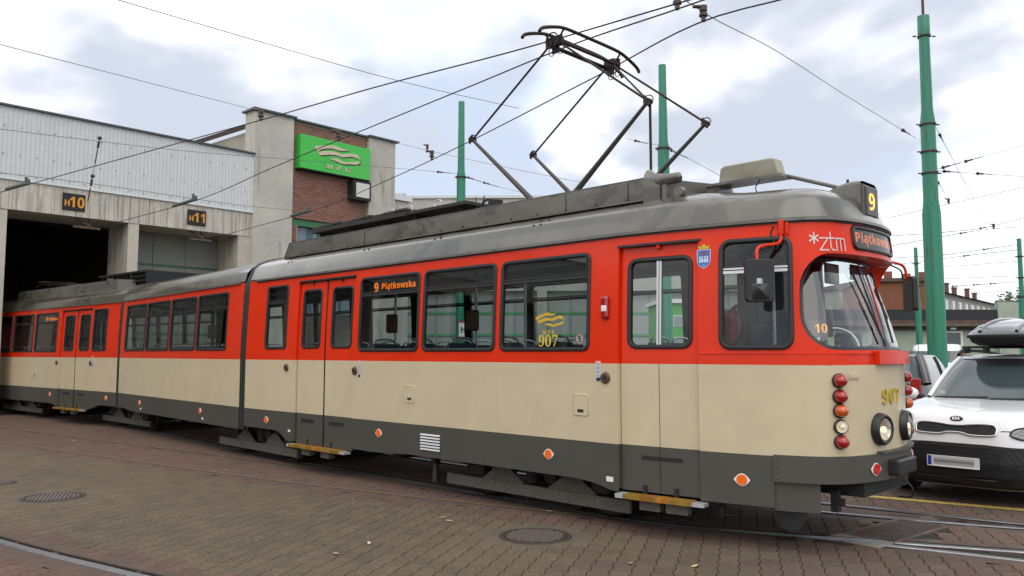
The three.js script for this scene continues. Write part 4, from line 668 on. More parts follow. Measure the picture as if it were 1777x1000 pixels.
function bogie(xc, jacobs) {
  const b = tp('bogie', [bx(xc - 1.0, xc + 1.0, 0.30, 0.40, -0.62, 0.62), bx(xc - 0.3, xc + 0.3, 0.36, 0.6, -0.8, 0.8), bx(xc - 1.2, xc + 1.2, 0.34, 0.44, 0.80, 0.86), bx(xc - 1.2, xc + 1.2, 0.34, 0.44, -0.86, -0.80)], M.bogie);
  for (const sx of [-0.87, 0.87]) for (const sz of [0.72, -0.72]) { const w = mesh('wheel', [lathe([[0.12, -0.05], [0.14, -0.065], [0.27, -0.05], [0.30, -0.062], [0.33, -0.062], [0.335, 0.06], [0.35, 0.062], [0.35, 0.08], [0.12, 0.08]], 36).rotateX(-Math.PI / 2 * Math.sign(sz)).translate(xc + sx, 0.345, sz)], M.wheel, b); mesh('axle_box', [rbox(0.22, 0.2, 0.16, 0.03, xc + sx, 0.345, sz + Math.sign(sz) * 0.14)], M.bogie, w); }
  for (const z of [0.98, -0.98]) {
    const s = mesh('side_beam', [bx(xc - 1.3, xc + 1.28, 0.125, 0.24, z - 0.02, z + 0.02)], M.beam, b);
    for (const sx of [-0.42, 0.55]) mesh('gusset', extr(shapeOf([[-0.32, 0], [0.32, 0], [0.06, 0.17], [-0.06, 0.17]]), 0.02).translate(xc + sx, 0.24, z - 0.03), M.beam, b);
    mesh('track_brake', [rbox(1.0, 0.075, 0.07, 0.015, xc, 0.075, z * 0.74), rbox(0.9, 0.03, 0.09, 0.01, xc, 0.028, z * 0.74)], M.bogie, b);
    mesh('spring', [cyl(0.07, 0.07, 0.18, 12).translate(xc - 0.1, 0.34, z * 0.86), cyl(0.09, 0.09, 0.14, 14).rotateX(Math.PI / 2).translate(xc + 0.2, 0.36, z * 0.85)], M.bogie, b);
  }
  mesh('motor', [cyl(0.24, 0.24, 0.8, 16).rotateX(Math.PI / 2).translate(xc - 0.42, 0.4, 0), cyl(0.24, 0.24, 0.8, 16).rotateX(Math.PI / 2).translate(xc + 0.42, 0.4, 0)], M.bogie, b);
}
SEC = MF; bogie(5.9);
SEC = frame((aM + aF) / 2, J1.x, J1.z); bogie(0.15);
SEC = frame((aR + aM) / 2, J2.x, J2.z); bogie(0);
SEC = MR; bogie(-5.9);
SEC = MF;
tp('underframe_and_boxes', [bx(0.3, 8.6, 0.62, 0.84, -0.95, 0.95), bx(1.6, 3.2, 0.34, 0.62, -0.95, 0.6), bx(7.2, 8.5, 0.34, 0.62, -0.85, 0.6)], M.black);  // the two low boxes are added to darken the ground beneath the tram
tp('sand_pipe', [bx(4.24, 4.32, 0.3, 0.45, 0.86, 0.94), cyl(0.035, 0.055, 0.22, 12).translate(4.28, 0.21, 0.9)], M.rubber);
tp('air_tank', [cyl(0.14, 0.14, 0.5, 16).rotateX(Math.PI / 2).translate(3.35, 0.4, 0.5), bx(3.9, 4.0, 0.3, 0.5, 0.3, 0.6)], M.black);
tp('jack_mark', bx(7.05, 7.13, 0.43, 0.475, HW, HW + 0.003), M.white);
tp('jack_mark', bx(1.36, 1.42, 0.50, 0.53, HW, HW + 0.003), M.white);
SEC = MM; tp('underframe_and_boxes', [bx(0.3, LM - 0.3, 0.62, 0.84, -0.95, 0.95), bx(1.6, 4.9, 0.34, 0.62, -0.95, 0.7)], M.black);  // low box added here too, deepening the shade under the section
SEC = MR; tp('underframe_and_boxes', [bx(-9, -0.3, 0.62, 0.84, -0.95, 0.95), bx(-3.2, -1.4, 0.45, 0.62, -0.7, 0.7)], M.black);

// ---------- ground, paving, tracks ----------
struct(mesh('ground', new THREE.PlaneGeometry(700, 700, 8, 8).rotateX(-Math.PI / 2).translate(0, -0.022, -60), std([0.085, 0.078, 0.066], 0.95, { map: T.asph })));
const inv = MF.clone().invert();
const toF = (x, z) => V(x, 0, z).applyMatrix4(inv);           // world -> front-section local
const W = (m, x, z, y = 0) => V(x, y, z).applyMatrix4(m);
const pl = (pts, x) => { if (x <= pts[0][0]) return pts[0][1] + (x - pts[0][0]) * (pts[1][1] - pts[0][1]) / (pts[1][0] - pts[0][0]); for (let i = 1; i < pts.length; i++) if (x <= pts[i][0] || i === pts.length - 1) { const [a, b] = [pts[i - 1], pts[i]]; return lerp(a[1], b[1], (x - a[0]) / (b[0] - a[0])); } };
const edgeUp = [[-4, 3.44], [-0.6, 2.66], [3, 2.13], [4.9, 1.84], [6.25, 1.5], [6.8, 1.3], [8, 1.05], [9.5, 0.62], [12, -0.3]], edgeLo = [[2.76, 5.02], [4.15, 4.75], [5.38, 4.48], [6.15, 4.29], [8, 3.6]];
const railLines = {
  near: [W(MR, -26, 0.7175), W(MR, -12, 0.7175), W(MR, -3, 0.7175), W(MR, -0.2, 0.70), W(MM, 3, 0.68), W(MM, LM, 0.70), W(MF, 3, 0.7175), W(MF, 6, 0.7175), W(MF, 7.0, 0.69), W(MF, 8.19, 0.36), W(MF, 8.89, 0.02), W(MF, 10, -0.50), W(MF, 12.5, -1.75), W(MF, 18, -4.9)],
  far: [W(MR, -26, -0.7175), W(MR, -12, -0.7175), W(MR, -3, -0.7175), W(MR, -0.2, -0.73), W(MM, 3, -0.755), W(MM, LM, -0.74), W(MF, 3, -0.7175), W(MF, 6, -0.7175), W(MF, 7.0, -0.80), W(MF, 8.01, -0.95), W(MF, 8.88, -1.2), W(MF, 9.78, -1.53), W(MF, 12.5, -2.75), W(MF, 18, -5.9)],
  nearB: [W(MF, 8.2, 0.33), W(MF, 8.94, 0.10), W(MF, 9.66, -0.10), W(MF, 10.07, -0.19), W(MF, 12, -0.68), W(MF, 17, -2.1)],
  farB: [W(MF, 5.0, -1.02), W(MF, 6.5, -1.2), W(MF, 8.02, -1.47), W(MF, 9.74, -1.75), W(MF, 12, -2.25), W(MF, 17, -3.65)],
  sideA: [W(MF, -16, 3.35), W(MF, -8.71, 2.35), W(MF, -4.83, 1.86), W(MF, -1.33, 1.33), W(MF, 1.25, 1.02), W(MF, 4.0, 0.80)],
  sideB: [W(MF, -16, 4.85), W(MF, -9, 3.75), W(MF, -5.37, 3.15), W(MF, -1.42, 2.5), W(MF, 1.28, 2.06), W(MF, 2.55, 1.83), W(MF, 4.32, 1.43), W(MF, 5.25, 1.19), W(MF, 6.5, 0.86)],
  cornerA: [W(MF, -6, 6.1), W(MF, 0, 5.75), W(MF, 3.66, 5.23), W(MF, 4.55, 5.06), W(MF, 5.12, 4.93), W(MF, 5.6, 4.82), W(MF, 7, 4.42), W(MF, 10, 3.2)],
};
const railPts = {}; for (const k in railLines) railPts[k] = new THREE.CatmullRomCurve3(railLines[k], false, 'centripetal').getSpacedPoints(160);
const segs = []; for (const k in railPts) { const p = railPts[k], w = k.startsWith('side') ? 0.065 : 0.115; for (let i = 1; i < p.length; i++) segs.push([p[i - 1].x, p[i - 1].z, p[i].x, p[i].z, w]); }
function railHit(x, z, ext = 0.0) { for (const [ax, az, bx_, bz, w] of segs) { if (Math.abs(x - ax) > 1 && Math.abs(x - bx_) > 1) continue; const dx = bx_ - ax, dz = bz - az, l = dx * dx + dz * dz, t = Math.max(0, Math.min(1, ((x - ax) * dx + (z - az) * dz) / l)), d = Math.hypot(x - ax - t * dx, z - az - t * dz); if (d < w + ext) return true; } return false; }
function strip(pts, a, b, y, ya = y) { // ribbon between side offsets a and b along a line
  const n = pts.length - 1; return grid((u, v) => { const i = Math.round(u * n), q = pts[i], t = pts[Math.min(n, i + 1)].clone().sub(pts[Math.max(0, i - 1)]).normalize(), o = lerp(a, b, v); return [V(q.x - t.z * o, lerp(y, ya, v), q.z + t.x * o), [u * 20, o * 3]]; }, n, 1);
}
const railTop = std([0.42, 0.42, 0.43], 0.36, { metalness: 0.8, map: T.grain }), railRust = std([0.06, 0.048, 0.038], 0.85, { map: T.rust }), railBed = std([0.15, 0.10, 0.08], 0.95, { map: T.grain }), rustyTop = std([0.36, 0.235, 0.13], 0.75, { map: T.grain });
function rail(parent, key, flip, top = railTop) {
  const p = railPts[key], k = flip ? -1 : 1, s = (a, b, y, y2) => strip(p, a * k, b * k, y, y2 ?? y);
  const r = mesh('rail', [s(-0.03, 0.028, 0.006), s(0.028, 0.034, 0.006, -0.012), s(-0.036, -0.03, -0.002, 0.006)], top, parent);
  mesh('groove', [s(0.034, 0.068, -0.014)], railRust, r); mesh('guard_lip', [s(0.068, 0.072, -0.014, 0.004), s(0.072, 0.088, 0.004)], railRust, r);
  mesh('rail_bed', [s(-0.225, -0.036, -0.0025), s(0.088, 0.25, -0.0025)], railBed, r); return r;
}
function rustRail(parent, key, flip) { // disused, almost flush rail
  const p = railPts[key], k = flip ? -1 : 1, s = (a, b, y, y2) => strip(p, a * k, b * k, y, y2 ?? y);
  const r = mesh('rail', [s(-0.02, 0.018, 0.004)], rustyTop, parent); mesh('groove', s(0.018, 0.03, -0.008), railRust, r); mesh('rail_bed', [s(-0.17, -0.02, -0.002), s(0.03, 0.17, -0.002)], railBed, r);
}
const trk = thing('tram_track', 'steel grooved rails under the tram curving away past the white car', 'track');
rail(trk, 'near', true); rail(trk, 'far', false); rail(trk, 'nearB', true); rail(trk, 'farB', false);
const trk2 = thing('tram_track', 'two thin rusty flush rails in the red paving beside the tram', 'track');
rustRail(trk2, 'sideA', false); rustRail(trk2, 'sideB', true);
const trk3 = thing('tram_track', 'single shiny curved rail in the lower left corner', 'track'); rail(trk3, 'cornerA', true);

// manhole covers
function manhole(x, z, r, label, m) {
  const t = thing('manhole_cover', label, 'manhole cover', [x, 0, z], 0.4);
  mesh('cover_plate', cyl(r - 0.02, r - 0.02, 0.012, 36).translate(0, -0.004, 0), m, t);
  mesh('rim', lathe([[r - 0.012, -0.01], [r - 0.01, 0.004], [r + 0.03, 0.004], [r + 0.035, -0.01]], 40), m, t); mesh('mortar_collar', lathe([[r + 0.034, -0.002], [r + 0.17, -0.002]], 40), std([0.16, 0.138, 0.104], 0.95, { map: T.grain }), t);
  const studs = []; for (let i = -8; i <= 8; i++) for (let j = -8; j <= 8; j++) { const a = i * 0.04, b = j * 0.04; if (Math.hypot(a, b) < r - 0.045) studs.push(rbox(0.026, 0.01, 0.026, 0.003, a, 0.005, b, 1).rotateY(0)); }
  const s = mesh('tread_pattern', studs, std([0.21, 0.17, 0.148], 0.7, { map: T.grain }), t); s.userData.kind = 'stuff';
  return [x, z, r + 0.07];
}
const ironM = std([0.115, 0.095, 0.088], 0.75, { map: T.rust });
const holes = [manhole(0.205, -7.28, 0.29, 'round iron manhole cover in the paving below the tram bogie', ironM), manhole(-5.15, -9.22, 0.30, 'round iron manhole cover in the grey paving at far left', ironM), manhole(-6.35, -10.2, 0.14, 'small round valve cover in the paving near the left edge', ironM)];
// track drain
{
  const q = W(MF, 8.98, -0.62), t = thing('track_drain', 'rectangular drain grating set between the rails', 'drain', [q.x, 0, q.z], -aF - 0.12);
  mesh('drain_frame', [bx(-0.24, 0.24, -0.02, 0.006, 0.48, 0.53), bx(-0.24, 0.24, -0.02, 0.006, -0.53, -0.48), bx(-0.24, -0.20, -0.02, 0.006, -0.48, 0.48), bx(0.20, 0.24, -0.02, 0.006, -0.48, 0.48)], std([0.26, 0.235, 0.22], 0.7, { map: T.rust }), t);
  for (let i = 0; i < 9; i++) mesh('slat', bx(-0.185 + i * 0.0425, -0.16 + i * 0.0425, -0.02, 0.002, -0.48, 0.48), std([0.17, 0.14, 0.13], 0.75, { map: T.rust }), t);
  mesh('drain_pit', bx(-0.2, 0.2, -0.021, -0.016, -0.48, 0.48), M.black, t);
  mesh('concrete_apron', bx(-0.26, 0.24, -0.02, 0.003, 0.53, 0.80), std([0.36, 0.33, 0.26], 0.9, { map: T.plaster }), t);
}
// concrete pavers: double-T blocks, grey-brown field, red zones along the tracks
const paving = struct(new THREE.Group()); paving.name = 'paving'; scene.add(paving);
{
  const E2 = 0.0825, Wd = 0.0705, L = 0.1, prof = [[-E2, -L], [E2, -L], [E2, -0.066], [Wd, -0.034], [Wd, 0.034], [E2, 0.066], [E2, L], [-E2, L], [-E2, 0.066], [-Wd, 0.034], [-Wd, -0.034], [-E2, -0.066]];
  const geo = (k) => { // chamfered top and short sides
    const gap = 0.0036, ch = 0.0065, sc = (p, d) => [p[0] - Math.sign(p[0]) * d, p[1] - Math.sign(p[1]) * Math.min(d, Math.abs(p[1]) * 0.12 + (Math.abs(p[1]) > 0.09 ? d : 0))];
    const A = prof.map((p) => sc(p, gap)), B = prof.map((p) => sc(p, gap + ch)), pos = [], n = prof.length, put = (a, b, c) => pos.push(...a, ...b, ...c), at = (p, y) => [p[0], y, p[1]];
    const c = [0, 0, 0];
    for (let i = 0; i < n; i++) { const j = (i + 1) % n; put(c, at(B[j], 0), at(B[i], 0)); put(at(B[i], 0), at(B[j], 0), at(A[i], -0.005)); put(at(B[j], 0), at(A[j], -0.005), at(A[i], -0.005)); put(at(A[i], -0.005), at(A[j], -0.005), at(A[i], -0.022)); put(at(A[j], -0.005), at(A[j], -0.022), at(A[i], -0.022)); }
    const g = new THREE.BufferGeometry(); g.setAttribute('position', new THREE.Float32BufferAttribute(pos, 3)); g.computeVertexNormals(); uvm(g); const uv = g.attributes.uv; for (let i = 0; i < uv.count; i++) uv.setXY(i, uv.getX(i) + k * 0.37, uv.getY(i) + k * 0.61); return g;
  };
  const geos = [0, 1, 2, 3].map(geo);
  const grey = [[0.148, 0.112, 0.073], [0.164, 0.122, 0.079], [0.178, 0.134, 0.086], [0.190, 0.142, 0.092], [0.208, 0.155, 0.100]], redc = [[0.158, 0.096, 0.070], [0.174, 0.104, 0.076], [0.19, 0.114, 0.082], [0.208, 0.126, 0.092]], mid = [[0.150, 0.105, 0.078], [0.172, 0.119, 0.088], [0.195, 0.135, 0.1]];
  const mk = (c) => std(c, 0.93, { map: T.grain, bumpMap: T.grainB, bumpScale: 0.0025 });
  const mats = { grey: grey.map(mk), red: redc.map(mk), mid: mid.map(mk) };
  const ua = Math.atan2(0.276, 0.96), ux = Math.cos(ua), uz = Math.sin(ua), list = [];
  for (let i = -160; i < 130; i++) for (let j = -150; j < 0; j++) {
    const a = i * 0.153, b = j * 0.2 + (i & 1 ? 0.1 : 0), x = ux * a - uz * b, z = uz * a + ux * b;
    if (z > -4.6 || z < -21.5 || Math.abs(x) > -z * 0.70 + 1.3) continue;
    if (railHit(x, z, 0.035)) continue;
    if (holes.some(([hx, hz, r]) => Math.hypot(x - hx, z - hz) < r)) continue;
    const f = toF(x, z); if (Math.abs(f.x - 8.98) < 0.30 && f.z > -1.2 && f.z < 0.22) continue;
    const jit = 0.12 * (fbm(x * 1.7, z * 1.7, 3) - 0.5);
    let zone = 'grey'; if (f.z < pl(edgeUp, f.x) + jit) zone = f.z < -2.2 ? 'mid' : 'red'; else if (f.x < 9 && f.z > pl(edgeLo, f.x) + jit) zone = 'red'; else if (f.x > 7.0 && f.z < 2.8 - 0.25 * (f.x - 7) + jit && hash2(i * 3 + 5, j * 7) < 0.75 * sstep(7.0, 9.2, f.x)) zone = 'mid';
    if (f.z < -2.4 || zone === 'red' && f.x > 7.5 && hash2(i, j * 5 + 1) < 0.4) zone = 'mid';
    const m = mats[zone], v = Math.floor(hash2(i * 7 + 3, j * 13 + 1) * 3.999 * 0.999), mi = Math.min(m.length - 1, Math.max(0, Math.floor((0.55 * hash2(i + 91, j + 17) + 0.75 * fbm(x * 0.55 + 9, z * 0.55, 4) - 0.12) * m.length)));
    const depth = -z; // how large it shows: nearest inside the picture first
    list.push({ x, z, y: 0.0022 * (hash2(i * 5, j * 3) - 0.5), v: v % 4, m: m[mi], rot: 0.014 * (hash2(i, j) - 0.5), tilt: 0.012 * (hash2(i + 4, j + 9) - 0.5), near: depth + (Math.abs(x) > depth * 0.635 ? 30 : 0) });
  }
  list.sort((a, b) => a.near - b.near);
  const groups = new Map();
  list.forEach((p, n) => {
    if (n < 300) { const o = new THREE.Mesh(geos[p.v], p.m); o.name = 'paver'; o.position.set(p.x, p.y, p.z); o.rotation.set(p.tilt, -ua + p.rot, p.tilt); o.castShadow = o.receiveShadow = true; paving.add(o); }
    else { const k = p.m.uuid + p.v; if (!groups.has(k)) groups.set(k, [p]); else groups.get(k).push(p); }
  });
  const byM = new Map(); for (const g of groups.values()) { const k = g[0].m.uuid; if (!byM.has(k)) byM.set(k, []); byM.get(k).push(g); }
  const mat4 = new THREE.Matrix4(), e = new THREE.Euler(), qn = new THREE.Quaternion();
  const rest = new THREE.Group(); rest.name = 'pavers_further_off'; rest.userData.kind = 'stuff'; paving.add(rest);
  for (const gs of byM.values()) for (const g of gs) {
    const im = new THREE.InstancedMesh(geos[g[0].v], g[0].m, g.length); im.name = 'paver_field'; im.userData.kind = 'stuff'; im.castShadow = im.receiveShadow = true;
    g.forEach((p, i) => im.setMatrixAt(i, mat4.compose(V(p.x, p.y, p.z), qn.setFromEuler(e.set(p.tilt, -ua + p.rot, p.tilt)), V(1, 1, 1)))); rest.add(im);
  }
  console.log('pavers', list.length);
  // moss and sand in the joints: the bed under the blocks
  const bed = mesh('joint_bed', new THREE.PlaneGeometry(44, 26).rotateX(-Math.PI / 2).translate(0, -0.012, -14), std([0.052, 0.055, 0.034], 1, { map: T.asph }), paving);
}
// yellow parking lines
const lineM = std([0.78, 0.56, 0.14], 0.85, { map: T.grain });
for (const [a, b] of [[[7.76, -2.18], [7.98, -4.6]], [[7.72, -2.12], [13.5, -3.35]]]) { const p = W(MF, ...a), q = W(MF, ...b), d = q.clone().sub(p), o = mesh('parking_marking', bx(0, d.length(), 0.0035, 0.0075, -0.06, 0.06).rotateY(-Math.atan2(d.z, d.x)).translate(p.x, 0, p.z), lineM); struct(o); }
// fallen leaves
{
  const spots = [[128, 766], [268, 784], [391, 818], [582, 963], [768, 900], [640, 945], [780, 906], [1095, 980], [953, 889], [1205, 985]];
  const LEAFL = ['dry leaf between the rusty rails at far left', 'dry leaf in the red paving below the rear joint', 'dry leaf beside the outer rusty rail', 'dry leaf alone in the grey paving near the bottom edge', 'dry leaf left of the large manhole, nearest the tram', 'dry leaf in the grey paving below the vent grille', 'dry leaf just left of the large manhole cover', 'dry leaf at the bottom edge right of the large manhole', 'dry leaf beside the bogie side beam', 'dry leaf in the bottom right paving below the front step'];
  const f = 1400, cp = Math.cos(4.638 * D2R), sp = Math.sin(4.638 * D2R);
  spots.forEach(([px, py], i) => {
    const x = (px - 888.5) / f, y = -(py - 500) / f, ry = cp * y + sp, rz = sp * y - cp, t = -1.608 / ry, s = new THREE.Shape(); s.moveTo(0, -0.04); s.quadraticCurveTo(0.03, -0.01, 0.012, 0.03); s.lineTo(0, 0.05); s.quadraticCurveTo(-0.032, 0.0, 0, -0.04);
    const l = mesh('fallen_leaf', extr(s, 0.002).rotateX(-Math.PI / 2 + 0.1).rotateY(i * 1.3).scale(0.9, 1, 0.9).translate(x * t, 0.012, rz * t), std([[0.55, 0.42, 0.16], [0.42, 0.26, 0.1], [0.5, 0.44, 0.28]][i % 3], 0.8));
    tag(l, LEAFL[i], 'leaf', 'dry leaves on the paving');
  });
}

// ---------- depot hall and tower ----------
const MHm = frame(aH, Math.sin(aH) * 24, -Math.cos(aH) * 24);
function placeThing(name, label, category, m) { const t = thing(name, label, category); t.applyMatrix4(m); return t; }
const YL = 5.39, YCB = 6.20, YR = 8.12;
const hall = placeThing('depot_hall', 'long pale tram depot hall with corrugated white upper wall', 'building', MHm);
{
  // corrugated sheet, real folds
  const p = [], n = 150, x0 = -27, x1 = 13.28; for (let x = x0, k = 0; x < x1; k++) { const z = [0.05, 0.05, 0.064, 0.064][k % 4]; p.push([x, z]); x += [0.045, 0.018, 0.03, 0.018][k % 4]; }
  mesh('corrugated_cladding', p.slice(1).map((b, i) => { const a = p[i]; return grid((u, v) => [V(lerp(a[0], b[0], u), lerp(YCB, YR, v), lerp(a[1], b[1], u)), [lerp(a[0], b[0], u), lerp(YCB, YR, v)]], 1, 1); }), M.clad, hall);
  const bolts = []; for (let i = 0; i < 38; i++) for (const y of [YCB + 0.12, 6.85, 7.6]) bolts.push(new THREE.SphereGeometry(0.016, 5, 4).translate(-2 + i * 0.405, y, 0.068));
  mesh('cladding_bolt', bolts, M.flashing, hall).userData.kind = 'stuff';
  mesh('upper_wall', bx(-27, 13.3, YCB - 0.02, YR - 0.03, -0.25, 0.045), M.plaster, hall);
  mesh('roof_flashing', bx(-27, 13.3, YR, YR + 0.05, -0.3, 0.13), M.flashing, hall);
  mesh('drip_edge', bx(-27, 13.26, YCB - 0.03, YCB + 0.0, 0.045, 0.09), M.clad, hall);
  mesh('lintel', bx(-27, 9.5, YL, YCB - 0.031, -0.55, 0.05), M.lintel, hall); mesh('lintel', bx(9.504, 13.26, YL, YCB - 0.031, -0.55, 0.046), M.lintel, hall);
  for (const [a, b] of [[5.7, 6.28], [9.37, 9.67], [12.8, 13.26], [2.31, 2.61], [-1.08, -0.78], [-4.47, -4.17], [-7.86, -7.56], [-11.25, -10.95], [-14.64, -14.34], [-18.03, -17.73], [-21.42, -21.12], [-27, -24.5]]) mesh('pillar', bx(a, b, 0, YL, -0.55, 0.03), M.pillar, hall);
  // inside of the hall
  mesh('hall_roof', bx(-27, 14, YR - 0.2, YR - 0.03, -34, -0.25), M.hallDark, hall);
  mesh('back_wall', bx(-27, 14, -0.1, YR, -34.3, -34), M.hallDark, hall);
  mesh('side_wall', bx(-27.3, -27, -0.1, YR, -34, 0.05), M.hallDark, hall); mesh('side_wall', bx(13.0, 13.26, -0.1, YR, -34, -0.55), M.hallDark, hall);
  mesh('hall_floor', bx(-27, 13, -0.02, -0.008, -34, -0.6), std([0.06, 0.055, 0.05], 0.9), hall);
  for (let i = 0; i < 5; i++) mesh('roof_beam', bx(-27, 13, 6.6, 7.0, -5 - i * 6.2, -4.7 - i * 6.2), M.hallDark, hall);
  // closed gate of the second bay, and of the bay left of the first
  const gate = (x0, x1) => {
    const g = mesh('gate', bx(x0, x1, 0.02, YL, -1.42, -1.36), M.gate, hall), n = 3, w = (x1 - x0) / n;
    for (let i = 0; i <= n; i++) mesh('gate_stile', bx(x0 + i * w - 0.03, x0 + i * w + 0.03, 0.02, YL, -1.36, -1.33), M.gate, g);
    for (const y of [0.9, 2.2, 3.35, 4.35]) mesh('gate_rail', bx(x0, x1, y, y + 0.06, -1.36, -1.325), M.gateGreen, g);
  };
  gate(9.67, 12.8); gate(2.61, 5.7); gate(-4.17, -1.08); gate(-14.34, -11.25);
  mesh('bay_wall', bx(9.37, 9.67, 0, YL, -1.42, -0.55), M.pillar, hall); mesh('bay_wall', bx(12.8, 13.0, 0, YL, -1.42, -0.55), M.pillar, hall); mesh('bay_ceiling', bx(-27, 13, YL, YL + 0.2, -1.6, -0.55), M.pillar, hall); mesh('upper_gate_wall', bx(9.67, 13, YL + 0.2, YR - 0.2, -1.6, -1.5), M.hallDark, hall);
  // wire feed-in brackets under the lintel
  for (const [x, z] of [[8.0, -0.2], [11.3, -0.2]]) mesh('wire_bracket', [bar(V(x, YL, z), V(x + 0.35, YL - 0.22, z + 0.2), 0.025), bar(V(x + 0.35, YL, z), V(x + 0.35, YL - 0.22, z + 0.2), 0.02), bx(x - 0.1, x + 0.6, YL - 0.3, YL - 0.24, z + 0.16, z + 0.24)], std([0.28, 0.2, 0.16], 0.7, { map: T.rust }), hall);
  // roof structure rising behind
  mesh('rear_gable', extr(shapeOf([[12.9, 8.0], [16.5, 8.0], [16.5, 10.7], [12.9, 8.86]]), 0.2).translate(0, 0, -4.3), std([0.56, 0.53, 0.46], 0.85, { map: T.plaster }), hall);
  mesh('rear_eave', extr(shapeOf([[12.6, 8.86], [16.5, 10.84], [16.5, 11.02], [12.6, 9.02]]), 0.6).translate(0, 0, -4.5), std([0.06, 0.042, 0.035], 0.7), hall);
}
const tower = placeThing('depot_tower', 'tall plastered tower block with red brick panel beside the hall', 'building', MHm);
{
  const TT = 9.62, z0 = 0.10;
  mesh('pier', bx(13.26, 14.70, 0, TT, -0.55, z0), M.plaster, tower); mesh('pier', bx(17.88, 19.1, 0, TT, -4, z0), M.plaster, tower);
  mesh('rear_wall', bx(14.70, 17.88, 6.2, TT, -0.5, -0.16), M.plaster, tower);
  mesh('brick_bed', bx(14.70, 17.88, 6.22, TT - 0.002, -0.16, -0.037), M.mortar, tower);
  mesh('cap_flashing', [bx(13.16, 14.76, TT, TT + 0.06, -0.65, z0 + 0.1)], M.flashing, tower); mesh('cap_flashing', [bx(14.76, 17.82, TT - 0.02, TT + 0.035, -0.65, z0 - 0.02)], M.flashing, tower); mesh('cap_flashing', bx(17.82, 19.22, TT, TT + 0.06, -4.1, z0 + 0.1), M.flashing, tower);
  mesh('window_lintel', bx(14.72, 17.88, 5.98, 6.2, -0.3, -0.09), M.gateGreen, tower);
  mesh('glazing', bx(15.0, 17.88, 3.0, 5.98, -0.3, -0.26), phys([0.12, 0.16, 0.22], 0.06, { clearcoat: 1 }), tower);
  mesh('brick_jamb', bx(14.70, 15.0, 0, 5.98, -0.3, -0.037), M.mortar, tower);
  for (let i = 0; i < 3; i++) mesh('glazing_bar', bx(15.0 + i * 0.95, 15.06 + i * 0.95, 3.0, 5.98, -0.26, -0.22), M.gateGreen, tower);
  // bricks one by one
  const bw = 0.245, bh = 0.066, jt = 0.017, brickG = [0, 1].map((k) => rbox(k ? bw * 0.48 : bw, bh, 0.05, 0.004, 0, 0, 0, 1)), bm = [[0.42, 0.165, 0.115], [0.36, 0.138, 0.098], [0.46, 0.19, 0.135], [0.39, 0.175, 0.13]].map((c) => std(c, 0.9, { map: T.grain }));
  const spots = []; let row = 0;
  for (let y = 6.255; y < TT - 0.05; y += bh + jt, row++) for (let x = 14.715, first = row % 2; x < 17.86;) {
    const w = Math.min(first ? bw / 2 - jt / 2 : bw, 17.872 - x); first = 0; const c = x + w / 2; x += w + jt;
    if (w < 0.03 || (y > 7.98 && y < 9.05 && c > 15.05 && c < 17.6) || (y > 7.25 && y < 7.75 && c > 17.2 && c < 17.65)) continue; spots.push([c, y, w / bw]);
  }
  for (let y = 5.95; y > 4.6; y -= bh + jt) spots.push([14.84, y, 1]);
  spots.sort((a, b) => a[0] - b[0]);
  const rest = bm.map(() => []);
  spots.forEach(([x, y, k], i) => { const m = Math.floor(hash2(i * 7, i + 3) * 3.99), z = -0.055 + 0.008 * hash2(i, 77); if (i < 300) { const b = new THREE.Mesh(brickG[0], bm[m]); b.name = 'brick'; b.position.set(x, y, z); b.scale.x = k; b.castShadow = b.receiveShadow = true; tower.add(b); } else rest[m].push([x, y, z, k]); });
  const rg = []; rest.forEach((l, k) => { if (!l.length) return; const im = new THREE.InstancedMesh(brickG[0], bm[k], l.length); l.forEach(([x, y, z, k], i) => im.setMatrixAt(i, new THREE.Matrix4().makeScale(k, 1, 1).setPosition(x, y, z))); im.name = 'bricks'; im.userData.kind = 'stuff'; im.castShadow = im.receiveShadow = true; tower.add(im); });
}
function wallSign(name, label, x0, x1, y0, y1, z0, z1, m) { const t = placeThing(name, label, 'sign', MHm); mesh('board', rbox(x1 - x0, y1 - y0, z1 - z0, 0.012, (x0 + x1) / 2, (y0 + y1) / 2, (z0 + z1) / 2), m, t); return t; }
for (const [num, a, lab] of [['10', 7.57, 'black bay sign with orange H 10 above the open gate'], ['11', 11.09, 'black bay sign with orange H 11 above the closed gate']]) {
  const t = wallSign('bay_sign', lab, a, a + 0.59, 5.545, 6.02, 0.055, 0.085, M.black), om = std([0.75, 0.30, 0.02], 0.5);
  mesh('letter', letters('H', fontB, 0.17, 0.006).translate(a + 0.12, 5.745, 0.086), om, t); mesh('number', letters(num, fontB, 0.29, 0.006).scale(0.92, 1, 1).translate(a + 0.375, 5.785, 0.086), om, t);
}
{ // green company sign
  const t = wallSign('company_sign', 'bright green box sign with cream wave logo and MPK letters', 14.86, 17.80, 7.93, 9.10, -0.05, 0.28, M.signGreen);
  mesh('sign_seam', bx(14.86, 17.80, 8.54, 8.548, 0.28, 0.2815), std([0.3, 0.62, 0.28], 0.4), t);
  mesh('sign_edge', bx(14.84, 17.82, 7.90, 7.93, -0.05, 0.285), M.black, t);
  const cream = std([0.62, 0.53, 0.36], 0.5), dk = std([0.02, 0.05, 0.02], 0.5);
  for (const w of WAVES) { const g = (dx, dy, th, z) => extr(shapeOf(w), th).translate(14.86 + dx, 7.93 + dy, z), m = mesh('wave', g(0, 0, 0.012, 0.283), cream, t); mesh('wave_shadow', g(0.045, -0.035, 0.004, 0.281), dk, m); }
  for (const [i, ch] of ['M', 'P', 'K'].entries()) { const l = mesh('letter', letters(ch, fontS, 0.16, 0.012).scale(1.6, 1, 1).translate(16.03 + i * 0.38, 8.15, 0.283), cream, t); mesh('letter_shadow', letters(ch, fontS, 0.16, 0.004).scale(1.6, 1, 1).translate(16.045 + i * 0.38, 8.138, 0.281), dk, l); }
}
